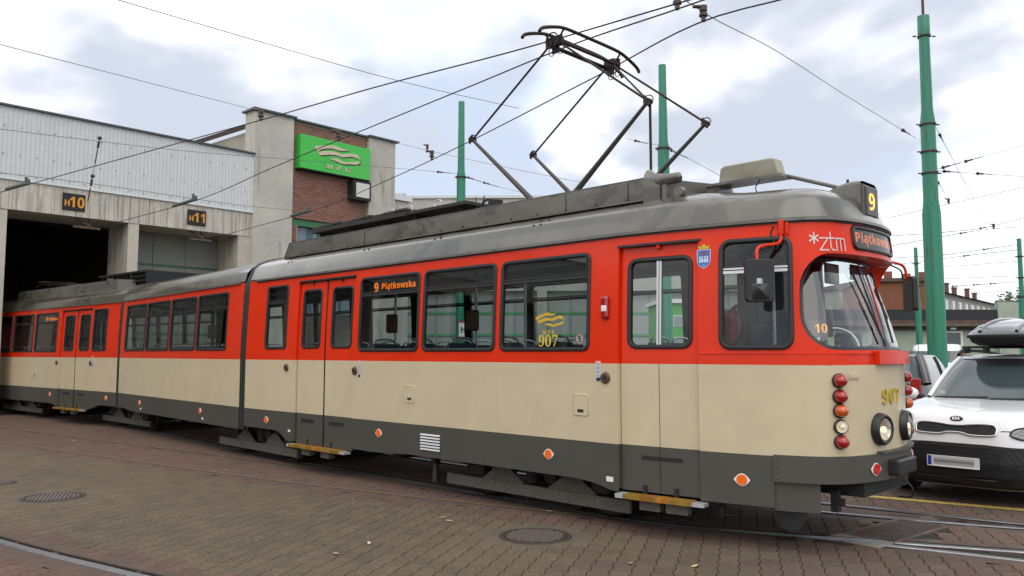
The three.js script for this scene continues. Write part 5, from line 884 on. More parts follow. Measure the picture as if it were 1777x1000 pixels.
{ const t = placeThing('wall_lamp_box', 'black framed square lamp box on the brick panel', 'lamp', MHm); mesh('lamp_housing', bx(17.02, 17.80, 7.14, 7.84, -0.04, 0.34), M.black, t); mesh('lamp_glass', bx(17.14, 17.72, 7.24, 7.76, 0.34, 0.355), std([0.62, 0.62, 0.55], 0.25), t); }
// pale hall further back, right of the tower
{
  const t = thing('rear_depot_hall', 'pale flat-roofed hall with green-framed gates behind the tram', 'building', [-6.6, 0, -40], -0.02);
  const pm = std([0.60, 0.60, 0.565], 0.85, { map: T.plaster });
  mesh('wall', bx(0, 19.6, 4.7, 9.35, -8, 0), pm, t); mesh('parapet', bx(-0.05, 19.65, 9.35, 9.48, -8.1, 0.08), M.clad, t); mesh('roof_dome', cyl(1.3, 1.3, 1.2, 24, false).rotateZ(Math.PI / 2).scale(1, 0.28, 0.6).translate(0.5, 9.45, -1.0), std([0.3, 0.31, 0.32], 0.4), t);
  for (let i = 0; i < 5; i++) { const a = i * 3.92; mesh('pillar', bx(a, a + 0.5, 0, 4.7, -0.5, 0), pm, t); const g = mesh('gate', bx(a + 0.5, a + 3.92, 0, 4.7, -0.5, -0.35), std([0.42, 0.44, 0.415], 0.7, { map: T.paint }), t); for (const y of [1.2, 2.45, 3.55]) mesh('gate_rail', bx(a + 0.5, a + 3.92, y, y + 0.12, -0.35, -0.31), std([0.10, 0.34, 0.14], 0.55), g); for (const k of [0, 1.14, 2.28]) mesh('gate_stile', bx(a + 0.5 + k, a + 0.58 + k, 0, 4.7, -0.35, -0.32), M.gate, g); }
  mesh('end_wall', bx(19.6, 19.9, 0, 9.35, -8, 0), pm, t);
}
{ const t = thing('side_annex', 'low grey annex with curved roof edge right of the tower', 'building'); t.applyMatrix4(MHm); mesh('wall', bx(19.1, 20.2, 0, 7.55, -4, -0.4), M.plaster, t); mesh('roof_edge', bx(19.1, 20.3, 7.55, 7.75, -4.1, -0.3), M.alu, t); }

// ---------- masts and overhead wires ----------
const pix = (px, py, D) => { const f = 1400, x = (px - 888.5) / f, y = -(py - 500) / f, cp = Math.cos(4.638 * D2R), sp = Math.sin(4.638 * D2R), ry = cp * y + sp, rz = sp * y - cp, t = D / -rz; return V(x * t, 1.608 + ry * t, -D); };
function mast(label, x, z, prof, fittings = [], rod) {
  const t = thing('catenary_mast', label, 'mast', [x, 0, z], 0, 'green overhead line masts');
  mesh('shaft', lathe([...prof.map(([r, y]) => [r, y]), [0, prof[prof.length - 1][1] + 0.01]], 24), M.green, t);
  for (const y of fittings) { const c = mesh('clamp_band', lathe([[0.001, y], ...[[0.0, 0], [0.02, 0], [0.02, 0.05], [0.0, 0.05]].map(([d, h]) => { const r = prof.reduce((a, [r_, yy]) => (yy <= y ? r_ : a), prof[0][0]); return [r + 0.004 + d, y + h]; })].slice(1), 24), M.insul, t); mesh('eye_bolt', [box(0.09, 0.03, 0.03, prof[0][0] + 0.02, y + 0.025, 0), box(0.09, 0.03, 0.03, -prof[0][0] - 0.02, y + 0.025, 0)], M.insul, c); }
  if (rod) mesh('top_rod', bar(V(0, prof[prof.length - 1][1], 0), V(0, rod, 0), 0.035), std([0.10, 0.035, 0.03], 0.6), t);
  return t;
}
const P1 = pix(1627, 610, 20), P2 = pix(800, 350, 27), P3 = pix(1152, 300, 22), P4 = pix(1596, 600, 36), P5 = pix(1776, 560, 30);
mast('thick green steel mast standing behind the parked cars', P1.x, P1.z, [[0.225, 0], [0.215, 5.1], [0.175, 5.42], [0.172, 7.45], [0.135, 7.78], [0.125, 9.7], [0.145, 9.71], [0.145, 10.2]], [6.1, 6.65, 7.35, 9.65], 11.6);
mast('slim green mast rising between the brick tower and the pantograph', P2.x, P2.z, [[0.16, 0], [0.15, 7.6], [0.125, 7.8], [0.12, 7.82], [0.105, 10.19]], [7.55]);
mast('green mast seen through the pantograph frame', P3.x, P3.z, [[0.17, 0], [0.16, 7.3], [0.125, 7.5], [0.105, 9.65]], [7.25]);
mast('thin distant green mast just right of the tram mirror', P4.x, P4.z, [[0.14, 0], [0.13, 3.9], [0.09, 4.05], [0.075, 6.35]], [5.6, 4.6]);
mast('thin green mast at the right edge of the picture', P5.x, P5.z, [[0.13, 0], [0.12, 3.6], [0.085, 3.8], [0.075, 5.9]], [5.2, 4.4, 3.7]);
function wire(label, pts, r, m = M.wire, fit = []) {
  const t = thing('overhead_wire', label, 'wire');
  mesh('strand', pts.length === 2 ? bar(pts[0], pts[1], r, r, 5) : tube(pts, r, 90, 5), m, t);
  const c = new THREE.CatmullRomCurve3(pts, false, 'centripetal');
  for (let [u, kind] of fit) {
    if (u > 2) { const want = u; let best = 1e9; for (let k = 0; k <= 600; k++) { const q = c.getPointAt(k / 600), cp = Math.cos(4.638 * D2R), sp = Math.sin(4.638 * D2R), dz = -q.z * cp + (q.y - 1.608) * sp; if (dz < 1) continue; const d = Math.abs(888.5 + 1400 * q.x / dz - want); if (d < best) { best = d; u = k / 600; } } }
    const q = c.getPointAt(u), d = c.getTangentAt(u), rot = new THREE.Matrix4().makeRotationFromQuaternion(new THREE.Quaternion().setFromUnitVectors(V(1, 0, 0), d)).setPosition(q);
    if (kind === 'rod') mesh('section_insulator', [rbox(1.1, 0.07, 0.07, 0.02, 0, 0.03, 0).applyMatrix4(rot), rbox(0.12, 0.12, 0.05, 0.01, 0.6, 0.06, 0).applyMatrix4(rot), rbox(0.06, 0.18, 0.05, 0.01, 0.5, 0.10, 0).applyMatrix4(rot)], std([0.075, 0.10, 0.085], 0.6), t);
    else if (kind === 'clamp') mesh('hanger_clamp', [rbox(0.05, 0.2, 0.05, 0.012, 0, 0.09, 0), cyl(0.045, 0.045, 0.05, 10).translate(0, 0.14, 0), cyl(0.05, 0.05, 0.03, 10).translate(0, 0.07, 0), bar(V(-0.12, 0.17, 0), V(0.04, 0.17, 0), 0.022)].map((g) => g.translate(q.x, q.y, q.z)), M.insul, t);
    else mesh('insulator', [rbox(0.16, 0.045, 0.045, 0.015, 0, 0, 0, 1).applyMatrix4(rot), new THREE.SphereGeometry(0.045, 8, 6).translate(-0.14, 0, 0).applyMatrix4(rot), rbox(0.3, 0.022, 0.022, 0.006, 0.26, 0, 0, 1).applyMatrix4(rot)], M.insul, t);
  }
  return t;
}
const CH = 5.4, C_ = (l) => l.map(([x, z, h]) => V(x, h ?? CH, z));
wire('upper contact wire passing left of the pantograph head', C_([[-18, -23.2], [-12.09, -18.8], [-3.77, -12.64], [-1.88, -11.2], [0.12, -9.8], [1.82, -8.47], [4.2, -6.6], [7, -4.4]]), 0.0095, M.wire, [[28, 'rod'], [453, 'clamp']]);
wire('middle contact wire running into the open bay above the tram', C_([[-16, -26.5, 5.1], [-12.45, -23.4, 5.2], [-7.76, -19.7], [-4.77, -16.1], [-0.6, -11.22], [0.79, -9.61], [1.96, -8.5], [4.4, -6.0], [7, -3.2]]), 0.0095, M.wire, [[318, 'rod'], [588, 'clamp'], [1178, 'clamp']]);
wire('lower contact wire running into the closed bay', C_([[-11, -27.3, 5.3], [-8.9, -25.3], [-5.12, -21.0], [-2.51, -17.1], [-0.87, -14.4], [1.19, -10.74], [2.21, -8.93], [2.95, -8.35], [5.5, -6.6]]), 0.0095, M.wire, [[520, 'rod'], [750, 'clamp'], [1222, 'clamp']]);
const L = (a, b) => [pix(...a), pix(...b)];
const th = 0.006;
wire('thin span wire meeting the top of the plastered tower pier', L([-60, 62, 13], [430, 188, 24.3]), 0.007, M.wireThin);
wire('thin span wire crossing the sky from the top edge above the hall', [pix(150, -16, 10.5), pix(205, 0, 11), pix(450, 72, 14), pix(690, 140, 18), pix(900, 188, 22.0)], 0.007, M.wireThin);
wire('upper span wire strung in front of the corrugated wall', [pix(-60, 216, 14.5), pix(0, 224, 15), pix(300, 260, 18.5), pix(505, 277, 21.5), pix(745, 297, 26), pix(796, 302, 26.9)], th, M.wireThin, [[0.95, 'ins']]);
wire('lower span wire strung in front of the depot lintel', [pix(-60, 292, 14.5), pix(0, 300, 15), pix(160, 319, 17), pix(400, 354, 20), pix(505, 365, 22.4)], th, M.wireThin);
wire('short hanger wire between the two spans before the hall', L([171, 249, 16.9], [158, 319, 17]), th, M.wireThin, [[0.03, 'ins'], [0.97, 'ins']]);
wire('span wire from the slim mast down behind the tram roof', [pix(803, 305, 27), pix(850, 320, 26.5), pix(920, 338, 26)], th, M.wireThin, [[0.15, 'ins'], [0.4, 'ins']]);
wire('thin span wire behind the pantograph lower arms', [pix(684, 247, 25), pix(750, 263, 24.5), pix(880, 291, 24), pix(1010, 317, 23.5)], th, M.wireThin, [[0.2, 'clamp']]);
wire('span wire held by the mast behind the pantograph', [pix(1085, 240, 23.5), pix(1110, 246, 23), pix(1150, 255, 22), pix(1196, 276, 21.5), pix(1262, 312, 21)], th, M.wireThin, [[0.15, 'ins'], [0.58, 'ins']]);
wire('thin span wire falling from the front contact wire clamp into the white sky', [pix(1165, -16, 9.4), pix(1222, 22, 9.6), pix(1340, 84, 12), pix(1467, 165, 16), pix(1590, 240, 19.8)], th, M.wireThin, [[0.93, 'ins']]);
wire('rising span wire from the thick mast to the right edge', L([1618, 296, 20], [1830, 238, 21]), th, M.wireThin, [[0.12, 'ins'], [0.3, 'ins']]);
wire('level span wire from the thick mast to the right edge', L([1618, 296, 20], [1830, 310, 22]), th, M.wireThin, [[0.12, 'ins'], [0.38, 'ins']]);
wire('steep stay wire right of the thick mast', L([1617, 207, 20], [1714, 392, 29]), th, M.wireThin, [[0.12, 'ins']]);
wire('short stay wire low on the thick mast', L([1620, 305, 20], [1640, 335, 24]), th, M.wireThin, [[0.4, 'ins']]);
wire('contact wire above the roof box carrying a cone clamp', [pix(1545, 378, 26), pix(1655, 352, 27), pix(1840, 312, 28)], 0.009, M.wire, [[0.36, 'clamp']]);
wire('diagonal stay wire ending at the wire crossing', L([1655, 356, 27], [1713, 388, 29]), th, M.wireThin);
wire('upper wire of the crossing right of the thick mast', [pix(1540, 410, 29), pix(1640, 403, 29), pix(1715, 394, 29), pix(1840, 358, 29)], 0.010, M.wire, [[0.3, 'ins'], [0.55, 'ins']]);
wire('lower wire of the crossing right of the thick mast', [pix(1540, 428, 29.5), pix(1640, 410, 29.5), pix(1715, 398, 29.5), pix(1840, 391, 29.5)], 0.010, M.wire, [[0.45, 'ins'], [0.62, 'clamp']]);
wire('upper far wire reaching the mast at the right edge', [pix(1550, 448, 33), pix(1640, 442, 33), pix(1770, 424, 30.5)], 0.010, M.wire, [[0.4, 'ins'], [0.75, 'ins']]);
wire('lower far wire reaching the mast at the right edge', [pix(1550, 460, 33), pix(1660, 446, 33), pix(1772, 433, 30.2)], 0.010, M.wire, [[0.55, 'ins']]);
wire('far wire between the two thin masts', L([1594, 467, 36], [1773, 453, 30]), 0.008, M.wireThin);
wire('far wire sagging low behind the thick mast', L([1640, 484, 34], [1830, 476, 33]), 0.008, M.wireThin);
wire('lowest far wire with small clips above the chimneys', L([1655, 497, 36], [1830, 485, 34]), 0.008, M.wireThin, [[0.03, 'ins'], [0.25, 'ins'], [0.42, 'ins']]);
wire('faint far wire just above the tenement chimneys', L([1690, 510, 40], [1840, 497, 38]), 0.008, M.wireThin);
wire('stay wire from the crossing to the mast at the right edge', L([1722, 396, 29.5], [1772, 420, 30]), th, M.wireThin);

// ---------- parked vehicles ----------
const CN = 4.6;
function carBody(levels, n = 72) { // horizontal rounded loops [y, front z, rear z, half width] lofted upwards
  const pos = [], idx = [], uv = [];
  levels.forEach(([y, zf, zr, w, e = CN]) => { for (let i = 0; i <= n; i++) { const t = i / n * 2 * Math.PI, c = Math.cos(t), s = Math.sin(t); pos.push(Math.sign(c) * Math.abs(c) ** (2 / e) * w, y, (zf + zr) / 2 + Math.sign(s) * Math.abs(s) ** (2 / e) * (zf - zr) / 2); uv.push(i / n, y); } });
  for (let k = 0; k < levels.length - 1; k++) for (let i = 0; i < n; i++) { const a = k * (n + 1) + i, b = a + n + 1; idx.push(a, b, a + 1, a + 1, b, b + 1); }
  const g = new THREE.BufferGeometry(); g.setAttribute('position', new THREE.Float32BufferAttribute(pos, 3)); g.setAttribute('uv', new THREE.Float32BufferAttribute(uv, 2)); g.setIndex(idx); g.computeVertexNormals(); return g;
}
function levelAt(levels, y) { for (let i = 1; i < levels.length; i++) if (y <= levels[i][0]) { const a = levels[i - 1], b = levels[i], t = (y - a[0]) / (b[0] - a[0]); return a.map((v, k) => lerp(v, b[k] ?? v, t)); } return levels[levels.length - 1]; }
function onFront(levels, x, y, off = 0) { const [, zf, zr, w] = levelAt(levels, y), k = Math.min(0.9995, Math.abs(x) / w), hz = (zf - zr) / 2, z = (zf + zr) / 2 + hz * (1 - k ** CN) ** (1 / CN); const dx = Math.sign(x) * CN * k ** (CN - 1) / w, dz = CN * ((z - (zf + zr) / 2) / hz) ** (CN - 1) / hz, l = Math.hypot(dx, dz); return V(x + dx / l * off, y, z + dz / l * off); }
const frontShape = (levels, pts, off, sub = 0) => { // a flat outline in (x, y) laid on the car's nose
  const sh = new THREE.Shape(pts.map(([x, y]) => new THREE.Vector2(x, y))); let g = new THREE.ShapeGeometry(sh, 6).toNonIndexed(); for (let k = 0; k < sub; k++) { const p = g.attributes.position, o = []; const A = V(), B = V(), C = V(); for (let i = 0; i < p.count; i += 3) { A.fromBufferAttribute(p, i); B.fromBufferAttribute(p, i + 1); C.fromBufferAttribute(p, i + 2); const ab = A.clone().lerp(B, 0.5), bc = B.clone().lerp(C, 0.5), ca = C.clone().lerp(A, 0.5); for (const t of [[A, ab, ca], [ab, B, bc], [ca, bc, C], [ab, bc, ca]]) t.forEach((q) => o.push(q.x, q.y, q.z)); } g = new THREE.BufferGeometry(); g.setAttribute('position', new THREE.Float32BufferAttribute(o, 3)); }
  const p = g.attributes.position; for (let i = 0; i < p.count; i++) { const q = onFront(levels, p.getX(i), p.getY(i), off); p.setXYZ(i, q.x, q.y, q.z); } g.deleteAttribute('uv'); g.computeVertexNormals(); return uvm(g);
};
const frontLine = (levels, pts, off, r) => tube(pts.map(([x, y]) => onFront(levels, x, y, off)), r, pts.length * 6, 6, true);
function wheelOf(parent, x, z, r = 0.33) { const w = mesh('wheel', lathe([[r * 0.66, -0.1], [r * 0.95, -0.1], [r, -0.06], [r, 0.06], [r * 0.95, 0.1], [r * 0.66, 0.1]], 32).rotateZ(Math.PI / 2).translate(x, r, z), M.rubber, parent); mesh('rim', [cyl(r * 0.66, r * 0.66, 0.14, 24).rotateZ(Math.PI / 2).translate(x, r, z), ...[0, 1, 2, 3, 4].map((k) => rbox(0.03, r * 1.1, 0.07, 0.01, x + Math.sign(x) * 0.075, r, z).translate(0, -r, -z).rotateX(k * 1.2566).translate(0, r, z))], M.alu, w); }
const carGlass = phys([0.05, 0.068, 0.07], 0.04, { clearcoat: 0.6, clearcoatRoughness: 0.02 });
function hatchback(label, pos, turn, paint, detail) {
  const car = thing('parked_car', label, 'car', pos, turn, 'parked cars');
  const B = [[0.17, -0.22, -4.0, 0.78], [0.22, -0.10, -4.06, 0.83], [0.32, -0.02, -4.1, 0.875], [0.46, 0, -4.12, 0.895], [0.62, -0.01, -4.14, 0.90], [0.76, -0.045, -4.14, 0.90], [0.86, -0.085, -4.13, 0.893], [0.93, -0.14, -4.12, 0.882], [0.975, -0.22, -4.11, 0.872], [1.01, -0.40, -4.10, 0.862], [1.045, -0.72, -4.09, 0.85], [1.075, -1.06, -4.08, 0.835]];
  mesh('body', carBody(B), paint, car);
  const G = [[1.072, -1.05, -4.07, 0.832], [1.25, -1.30, -4.02, 0.79], [1.42, -1.56, -3.94, 0.735], [1.545, -1.80, -3.86, 0.675]];
  mesh('window_glass', carBody(G), carGlass, car);
  mesh('roof', [carBody([[1.535, -1.78, -3.87, 0.682], [1.565, -1.85, -3.86, 0.665], [1.588, -2.0, -3.8, 0.60], [1.60, -2.3, -3.6, 0.4], [1.605, -2.9, -3.0, 0.02]])], paint, car);
  const pill = (x0, x1, zf) => [-1, 1].map((s) => tube(G.map(([y, f, r, w]) => V(s * (w + 0.002), y, zf(f, r, y))), 0.03, 12, 6));
  const corner = (s, k) => tube(G.map(([y, f, r, w]) => { const e = 2 / CN, t = k * Math.PI / 180, c = Math.cos(t) ** e, d = Math.sin(t) ** e; return V(s * c * (w + 0.004), y, (f + r) / 2 + d * (f - r) / 2 + 0.004); }), 0.032, 14, 8);
  for (const s of [-1, 1]) { mesh('a_pillar', corner(s, 52), paint, car); mesh('b_pillar', tube(G.map(([y, f, r, w]) => V(s * (w + 0.0), y, -2.45)), 0.03, 10, 6), M.black, car); mesh('c_pillar', tube(G.map(([y, f, r, w]) => V(s * (w - 0.01), y, r + 0.35)), 0.09, 10, 8), paint, car); }
  for (const [x, z] of [[0.80, -0.78], [-0.80, -0.78], [0.80, -3.4], [-0.80, -3.4]]) { wheelOf(car, x, z); mesh('wheel_arch', [new THREE.TorusGeometry(0.37, 0.035, 8, 24, Math.PI).rotateY(Math.PI / 2).translate(Math.sign(x) * 0.885, 0.33, z)], M.black, car); }
  for (const s of [-1, 1]) { const m = mesh('mirror', [new THREE.SphereGeometry(0.11, 16, 12).scale(1.0, 0.72, 0.62).translate(s * 1.0, 1.10, -1.42)], paint, car); mesh('mirror_foot', bar(V(s * 0.84, 1.06, -1.44), V(s * 0.95, 1.08, -1.43), 0.03), M.black, m); }
  mesh('wiper', [bar(V(-0.55, 1.085, -1.03), V(0.02, 1.10, -1.06), 0.01), bar(V(0.05, 1.085, -1.01), V(0.62, 1.10, -1.08), 0.01)], M.black, car);
  for (const s of [-1, 1]) { // headlights
    const pts = [[0.52, 0.765], [0.60, 0.725], [0.74, 0.715], [0.845, 0.74], [0.87, 0.80], [0.862, 0.855], [0.80, 0.868], [0.66, 0.845], [0.545, 0.815]].map(([x, y]) => [s * x, y]);
    const h = mesh('headlight', frontShape(B, pts, 0.010, 2), phys([0.16, 0.165, 0.17], 0.12, { clearcoat: 1, clearcoatRoughness: 0.03 }), car);
    mesh('headlight_rim', frontLine(B, pts, 0.010, 0.009), M.black, h);
    for (const [x, y, r] of [[0.64, 0.785, 0.035], [0.76, 0.79, 0.045]]) { const q = onFront(B, s * x, y, 0.012); mesh('lamp_lens', new THREE.SphereGeometry(r, 14, 10).scale(1, 1, 0.35).translate(q.x, q.y, q.z), phys([0.75, 0.76, 0.78], 0.08, { metalness: 0.6, clearcoat: 1 }), h); }
  }
  if (!detail) { mesh('bumper_grille', frontShape(B, [[-0.6, 0.3], [0.6, 0.3], [0.5, 0.55], [-0.5, 0.55]], 0.006, 2), M.black, car); mesh('antenna', bar(V(-0.35, 1.58, -2.2), V(-0.42, 2.05, -2.45), 0.006, 0.003), M.black, car); return car; }
  // black lower bumper with corner cheeks
  const blk = [[-0.90, 0.22], [-0.70, 0.185], [0.70, 0.185], [0.893, 0.22], [0.88, 0.33], [0.80, 0.42], [0.735, 0.56], [0.66, 0.635], [0.3, 0.655], [-0.3, 0.655], [-0.66, 0.635], [-0.735, 0.56], [-0.80, 0.42], [-0.88, 0.33]];
  const trim = std([0.012, 0.012, 0.013], 0.55);
  const bp = mesh('lower_bumper', frontShape(B, blk.map(([x, y]) => [x * 0.985, y]), 0.02, 4), trim, car);
  for (let i = 0; i < 5; i++) { const x = -0.5 + i * 0.235; mesh('bumper_slot', frontShape(B, [[x, 0.618], [x + 0.19, 0.618], [x + 0.19, 0.64], [x, 0.64]], 0.024, 2), M.black, bp); }
  mesh('bumper_lip', frontLine(B, [[-0.84, 0.30], [-0.4, 0.285], [0, 0.28], [0.4, 0.285], [0.84, 0.30], [0.84, 0.27], [0, 0.25], [-0.84, 0.27]], 0.014, 0.014), trim, bp);
  for (const y of [0.36, 0.40, 0.44, 0.48, 0.52, 0.56]) mesh('mesh_rib', frontShape(B, [[-0.58, y], [0.58, y], [0.58, y + 0.012], [-0.58, y + 0.012]], 0.024, 3), trim, bp);
  for (const s of [-1, 1]) { const q = onFront(B, s * 0.715, 0.36, 0.015), f = mesh('fog_lamp', lathe([[0.055, 0.03], [0.075, 0.03], [0.095, 0.0]], 24).rotateX(Math.PI / 2).rotateY(s * 0.55).translate(q.x, q.y, q.z), trim, car); mesh('fog_glass', lathe([[0, 0.02], [0.03, 0.018], [0.056, 0.008]], 20).rotateX(Math.PI / 2).rotateY(s * 0.55).translate(q.x, q.y, q.z + 0.01), phys([0.5, 0.5, 0.48], 0.1, { metalness: 0.5, clearcoat: 1 }), f); }
  // grille with chrome rim
  const gr = [[-0.40, 0.775], [-0.39, 0.755], [-0.14, 0.745], [-0.08, 0.762], [0.08, 0.762], [0.14, 0.745], [0.39, 0.755], [0.40, 0.775], [0.385, 0.845], [0.13, 0.85], [0.08, 0.842], [-0.08, 0.842], [-0.13, 0.85], [-0.385, 0.845]];
  const g = mesh('grille', frontShape(B, gr, 0.006, 1), M.black, car); mesh('grille_rim', frontLine(B, gr, 0.010, 0.011), std([0.75, 0.75, 0.76], 0.15, { metalness: 1 }), g);
  mesh('hood_seam', tube([onFront(B, -0.86, 0.80, 0.004), onFront(B, -0.45, 0.80, 0.004)], 0.004, 8), M.black, car); mesh('hood_seam', tube([onFront(B, 0.44, 0.80, 0.004), onFront(B, 0.53, 0.80, 0.004)], 0.004, 8), M.black, car);
  // oval badge
  const bq = onFront(B, 0, 0.905, 0.008), tilt = 0.55, bd = mesh('badge', cyl(0.062, 0.066, 0.012, 28).rotateX(Math.PI / 2).scale(1, 0.5, 1).rotateX(-tilt).translate(bq.x, bq.y, bq.z), M.black, car);
  mesh('badge_letters', letters('KIA', fontB, 0.034, 0.004).scale(1.0, 1, 1).translate(0, 0, 0.006).rotateX(-tilt).translate(bq.x, bq.y, bq.z), std([0.8, 0.8, 0.82], 0.2, { metalness: 0.9 }), bd);
  // number plate
  const np = mesh('number_plate', rbox(0.52, 0.115, 0.012, 0.008, 0, 0.455, 0.04), std([0.72, 0.74, 0.76], 0.4), car);
  mesh('plate_band', box(0.04, 0.10, 0.002, -0.234, 0.455, 0.0475), std([0.02, 0.06, 0.3], 0.4), np); mesh('plate_rim', poly([V(-0.255, 0.40, 0.046), V(0.255, 0.40, 0.046), V(0.255, 0.51, 0.046), V(-0.255, 0.51, 0.046), V(-0.255, 0.40, 0.046)], 0.0045, 6), M.white, np);
  const smear = dtex(64, (u, v) => { const k = 0.72 - 0.30 * sstep(0.25, 0.4, v) * sstep(0.75, 0.6, v) * (0.3 + 0.7 * fbm(u * 3, v * 26, 3)); return k; }); mesh('plate_blank', panel(0.40, 0.07).translate(0.01, 0.455, 0.0475), std([0.9, 0.9, 0.9], 0.5, { map: smear }), np);
  // shaded top band of the windscreen, roof rails, cross bars
  { const q = (u, y) => { const [, f, r, w] = levelAt(G, y), x = u * w * 0.9, k = Math.abs(x) / w; return V(x, y, (f + r) / 2 + (f - r) / 2 * (1 - k ** CN) ** (1 / CN) + 0.004); }; mesh('sun_strip', grid((u, v) => { const a = u * 2 - 1, yb = lerp(1.53, 1.455, sstep(0.72, 0.45, Math.abs(a))); return [q(a * 0.8, lerp(yb, 1.54, v)), [u, v]]; }, 24, 2), M.black, car); }
  for (const s of [-1, 1]) { mesh('roof_rail', tube([V(s * 0.60, 1.585, -2.0), V(s * 0.62, 1.63, -2.15), V(s * 0.62, 1.635, -3.0), V(s * 0.60, 1.585, -3.7)], 0.022, 24), M.black, car); }
  for (const z of [-2.35, -3.1]) { mesh('cross_bar', [rbox(1.34, 0.03, 0.07, 0.012, 0, 1.69, z), rbox(0.08, 0.09, 0.1, 0.02, 0.62, 1.655, z), rbox(0.08, 0.09, 0.1, 0.02, -0.62, 1.655, z)], M.black, car); }
  mesh('inspection_sticker', [box(0.07, 0.05, 0.002, -0.50, 1.14, -1.115)], std([0.45, 0.55, 0.45], 0.5), car);
  return car;
}
const kq = pix(1656, 796, 8.75), turnK = -48 * D2R;
const kia = hatchback('white compact car with black lower bumper and roof box', [kq.x, 0, kq.z], turnK, phys([0.80, 0.80, 0.81], 0.35, { clearcoat: 1, clearcoatRoughness: 0.05 }), true);
{ // roof box
  const rb = thing('roof_box', 'glossy dark grey cargo box strapped on the white car', 'roof box'); rb.position.copy(kia.position); rb.rotation.y = turnK; rb.position.y = 1.706;
  const LV = [[0.0, -1.62, -3.62, 0.36, 4], [0.04, -1.50, -3.72, 0.42, 4], [0.10, -1.46, -3.75, 0.44, 4]], UP = [[0.10, -1.44, -3.76, 0.45, 4], [0.135, -1.45, -3.76, 0.45, 4], [0.18, -1.52, -3.74, 0.44, 3.6], [0.25, -1.72, -3.70, 0.42, 3.2], [0.31, -2.05, -3.62, 0.37, 2.8], [0.345, -2.45, -3.45, 0.26, 2.5], [0.352, -2.8, -3.1, 0.02, 2.4]];
  const offx = (g) => g.translate(0.02, 0, 0);
  mesh('lower_shell', offx(carBody(LV)), M.black, rb); mesh('lid', offx(carBody(UP)), phys([0.055, 0.052, 0.058], 0.28, { clearcoat: 1, clearcoatRoughness: 0.08 }), rb);
  mesh('lid_edge', offx(carBody([[0.095, -1.43, -3.77, 0.456, 4], [0.115, -1.425, -3.775, 0.46, 4], [0.13, -1.43, -3.77, 0.456, 4]])), M.black, rb); for (const x of [-0.2, 0.2]) mesh('lid_rib', tube([V(x + 0.02, 0.17, -1.50), V(x + 0.02, 0.255, -1.75), V(x + 0.02, 0.32, -2.1), V(x + 0.02, 0.352, -2.6), V(x + 0.02, 0.352, -3.2)], 0.018, 20), phys([0.055, 0.052, 0.058], 0.28, { clearcoat: 1, clearcoatRoughness: 0.08 }), rb);
}
const darkCar = hatchback('dark grey car half hidden between the tram nose and the white car', [9.01, 0, -17.57], 140 * D2R, phys([0.035, 0.037, 0.042], 0.35, { clearcoat: 1, clearcoatRoughness: 0.05 }), false);
for (const s of [-1, 1]) mesh('tail_light', rbox(0.16, 0.36, 0.06, 0.02, s * 0.74, 1.0, -4.10), M.redLens, darkCar);
mesh('rear_plate', rbox(0.52, 0.11, 0.02, 0.006, 0, 0.75, -4.15), M.white, darkCar);
{ // white van behind
  const v = thing('white_van', 'white panel van parked behind the thick mast', 'van', [15.6, 0, -30], -0.55);
  const LV = [[0.3, 0, -4.6, 0.9], [0.5, 0.03, -4.65, 0.95], [0.95, 0.0, -4.65, 0.96], [1.1, -0.3, -4.65, 0.95], [1.25, -0.75, -4.64, 0.94], [1.75, -1.15, -4.62, 0.88], [1.9, -1.35, -4.6, 0.84], [1.97, -1.7, -4.5, 0.72], [1.985, -3, -3.5, 0.02]];
  mesh('body', carBody(LV), phys([0.75, 0.75, 0.76], 0.4, { clearcoat: 0.6 }), v); mesh('windscreen', carBody([[1.28, -0.77, -1.4, 0.93], [1.7, -1.10, -1.6, 0.89]]), carGlass, v); mesh('panel_seam', [bx(0.96, 0.97, 0.6, 1.8, -2.3, -2.28), bx(-0.97, -0.96, 0.6, 1.8, -2.3, -2.28)], M.black, v);
  for (const [x, z] of [[0.86, -0.9], [-0.86, -0.9], [0.86, -3.7], [-0.86, -3.7]]) wheelOf(v, x, z);
}
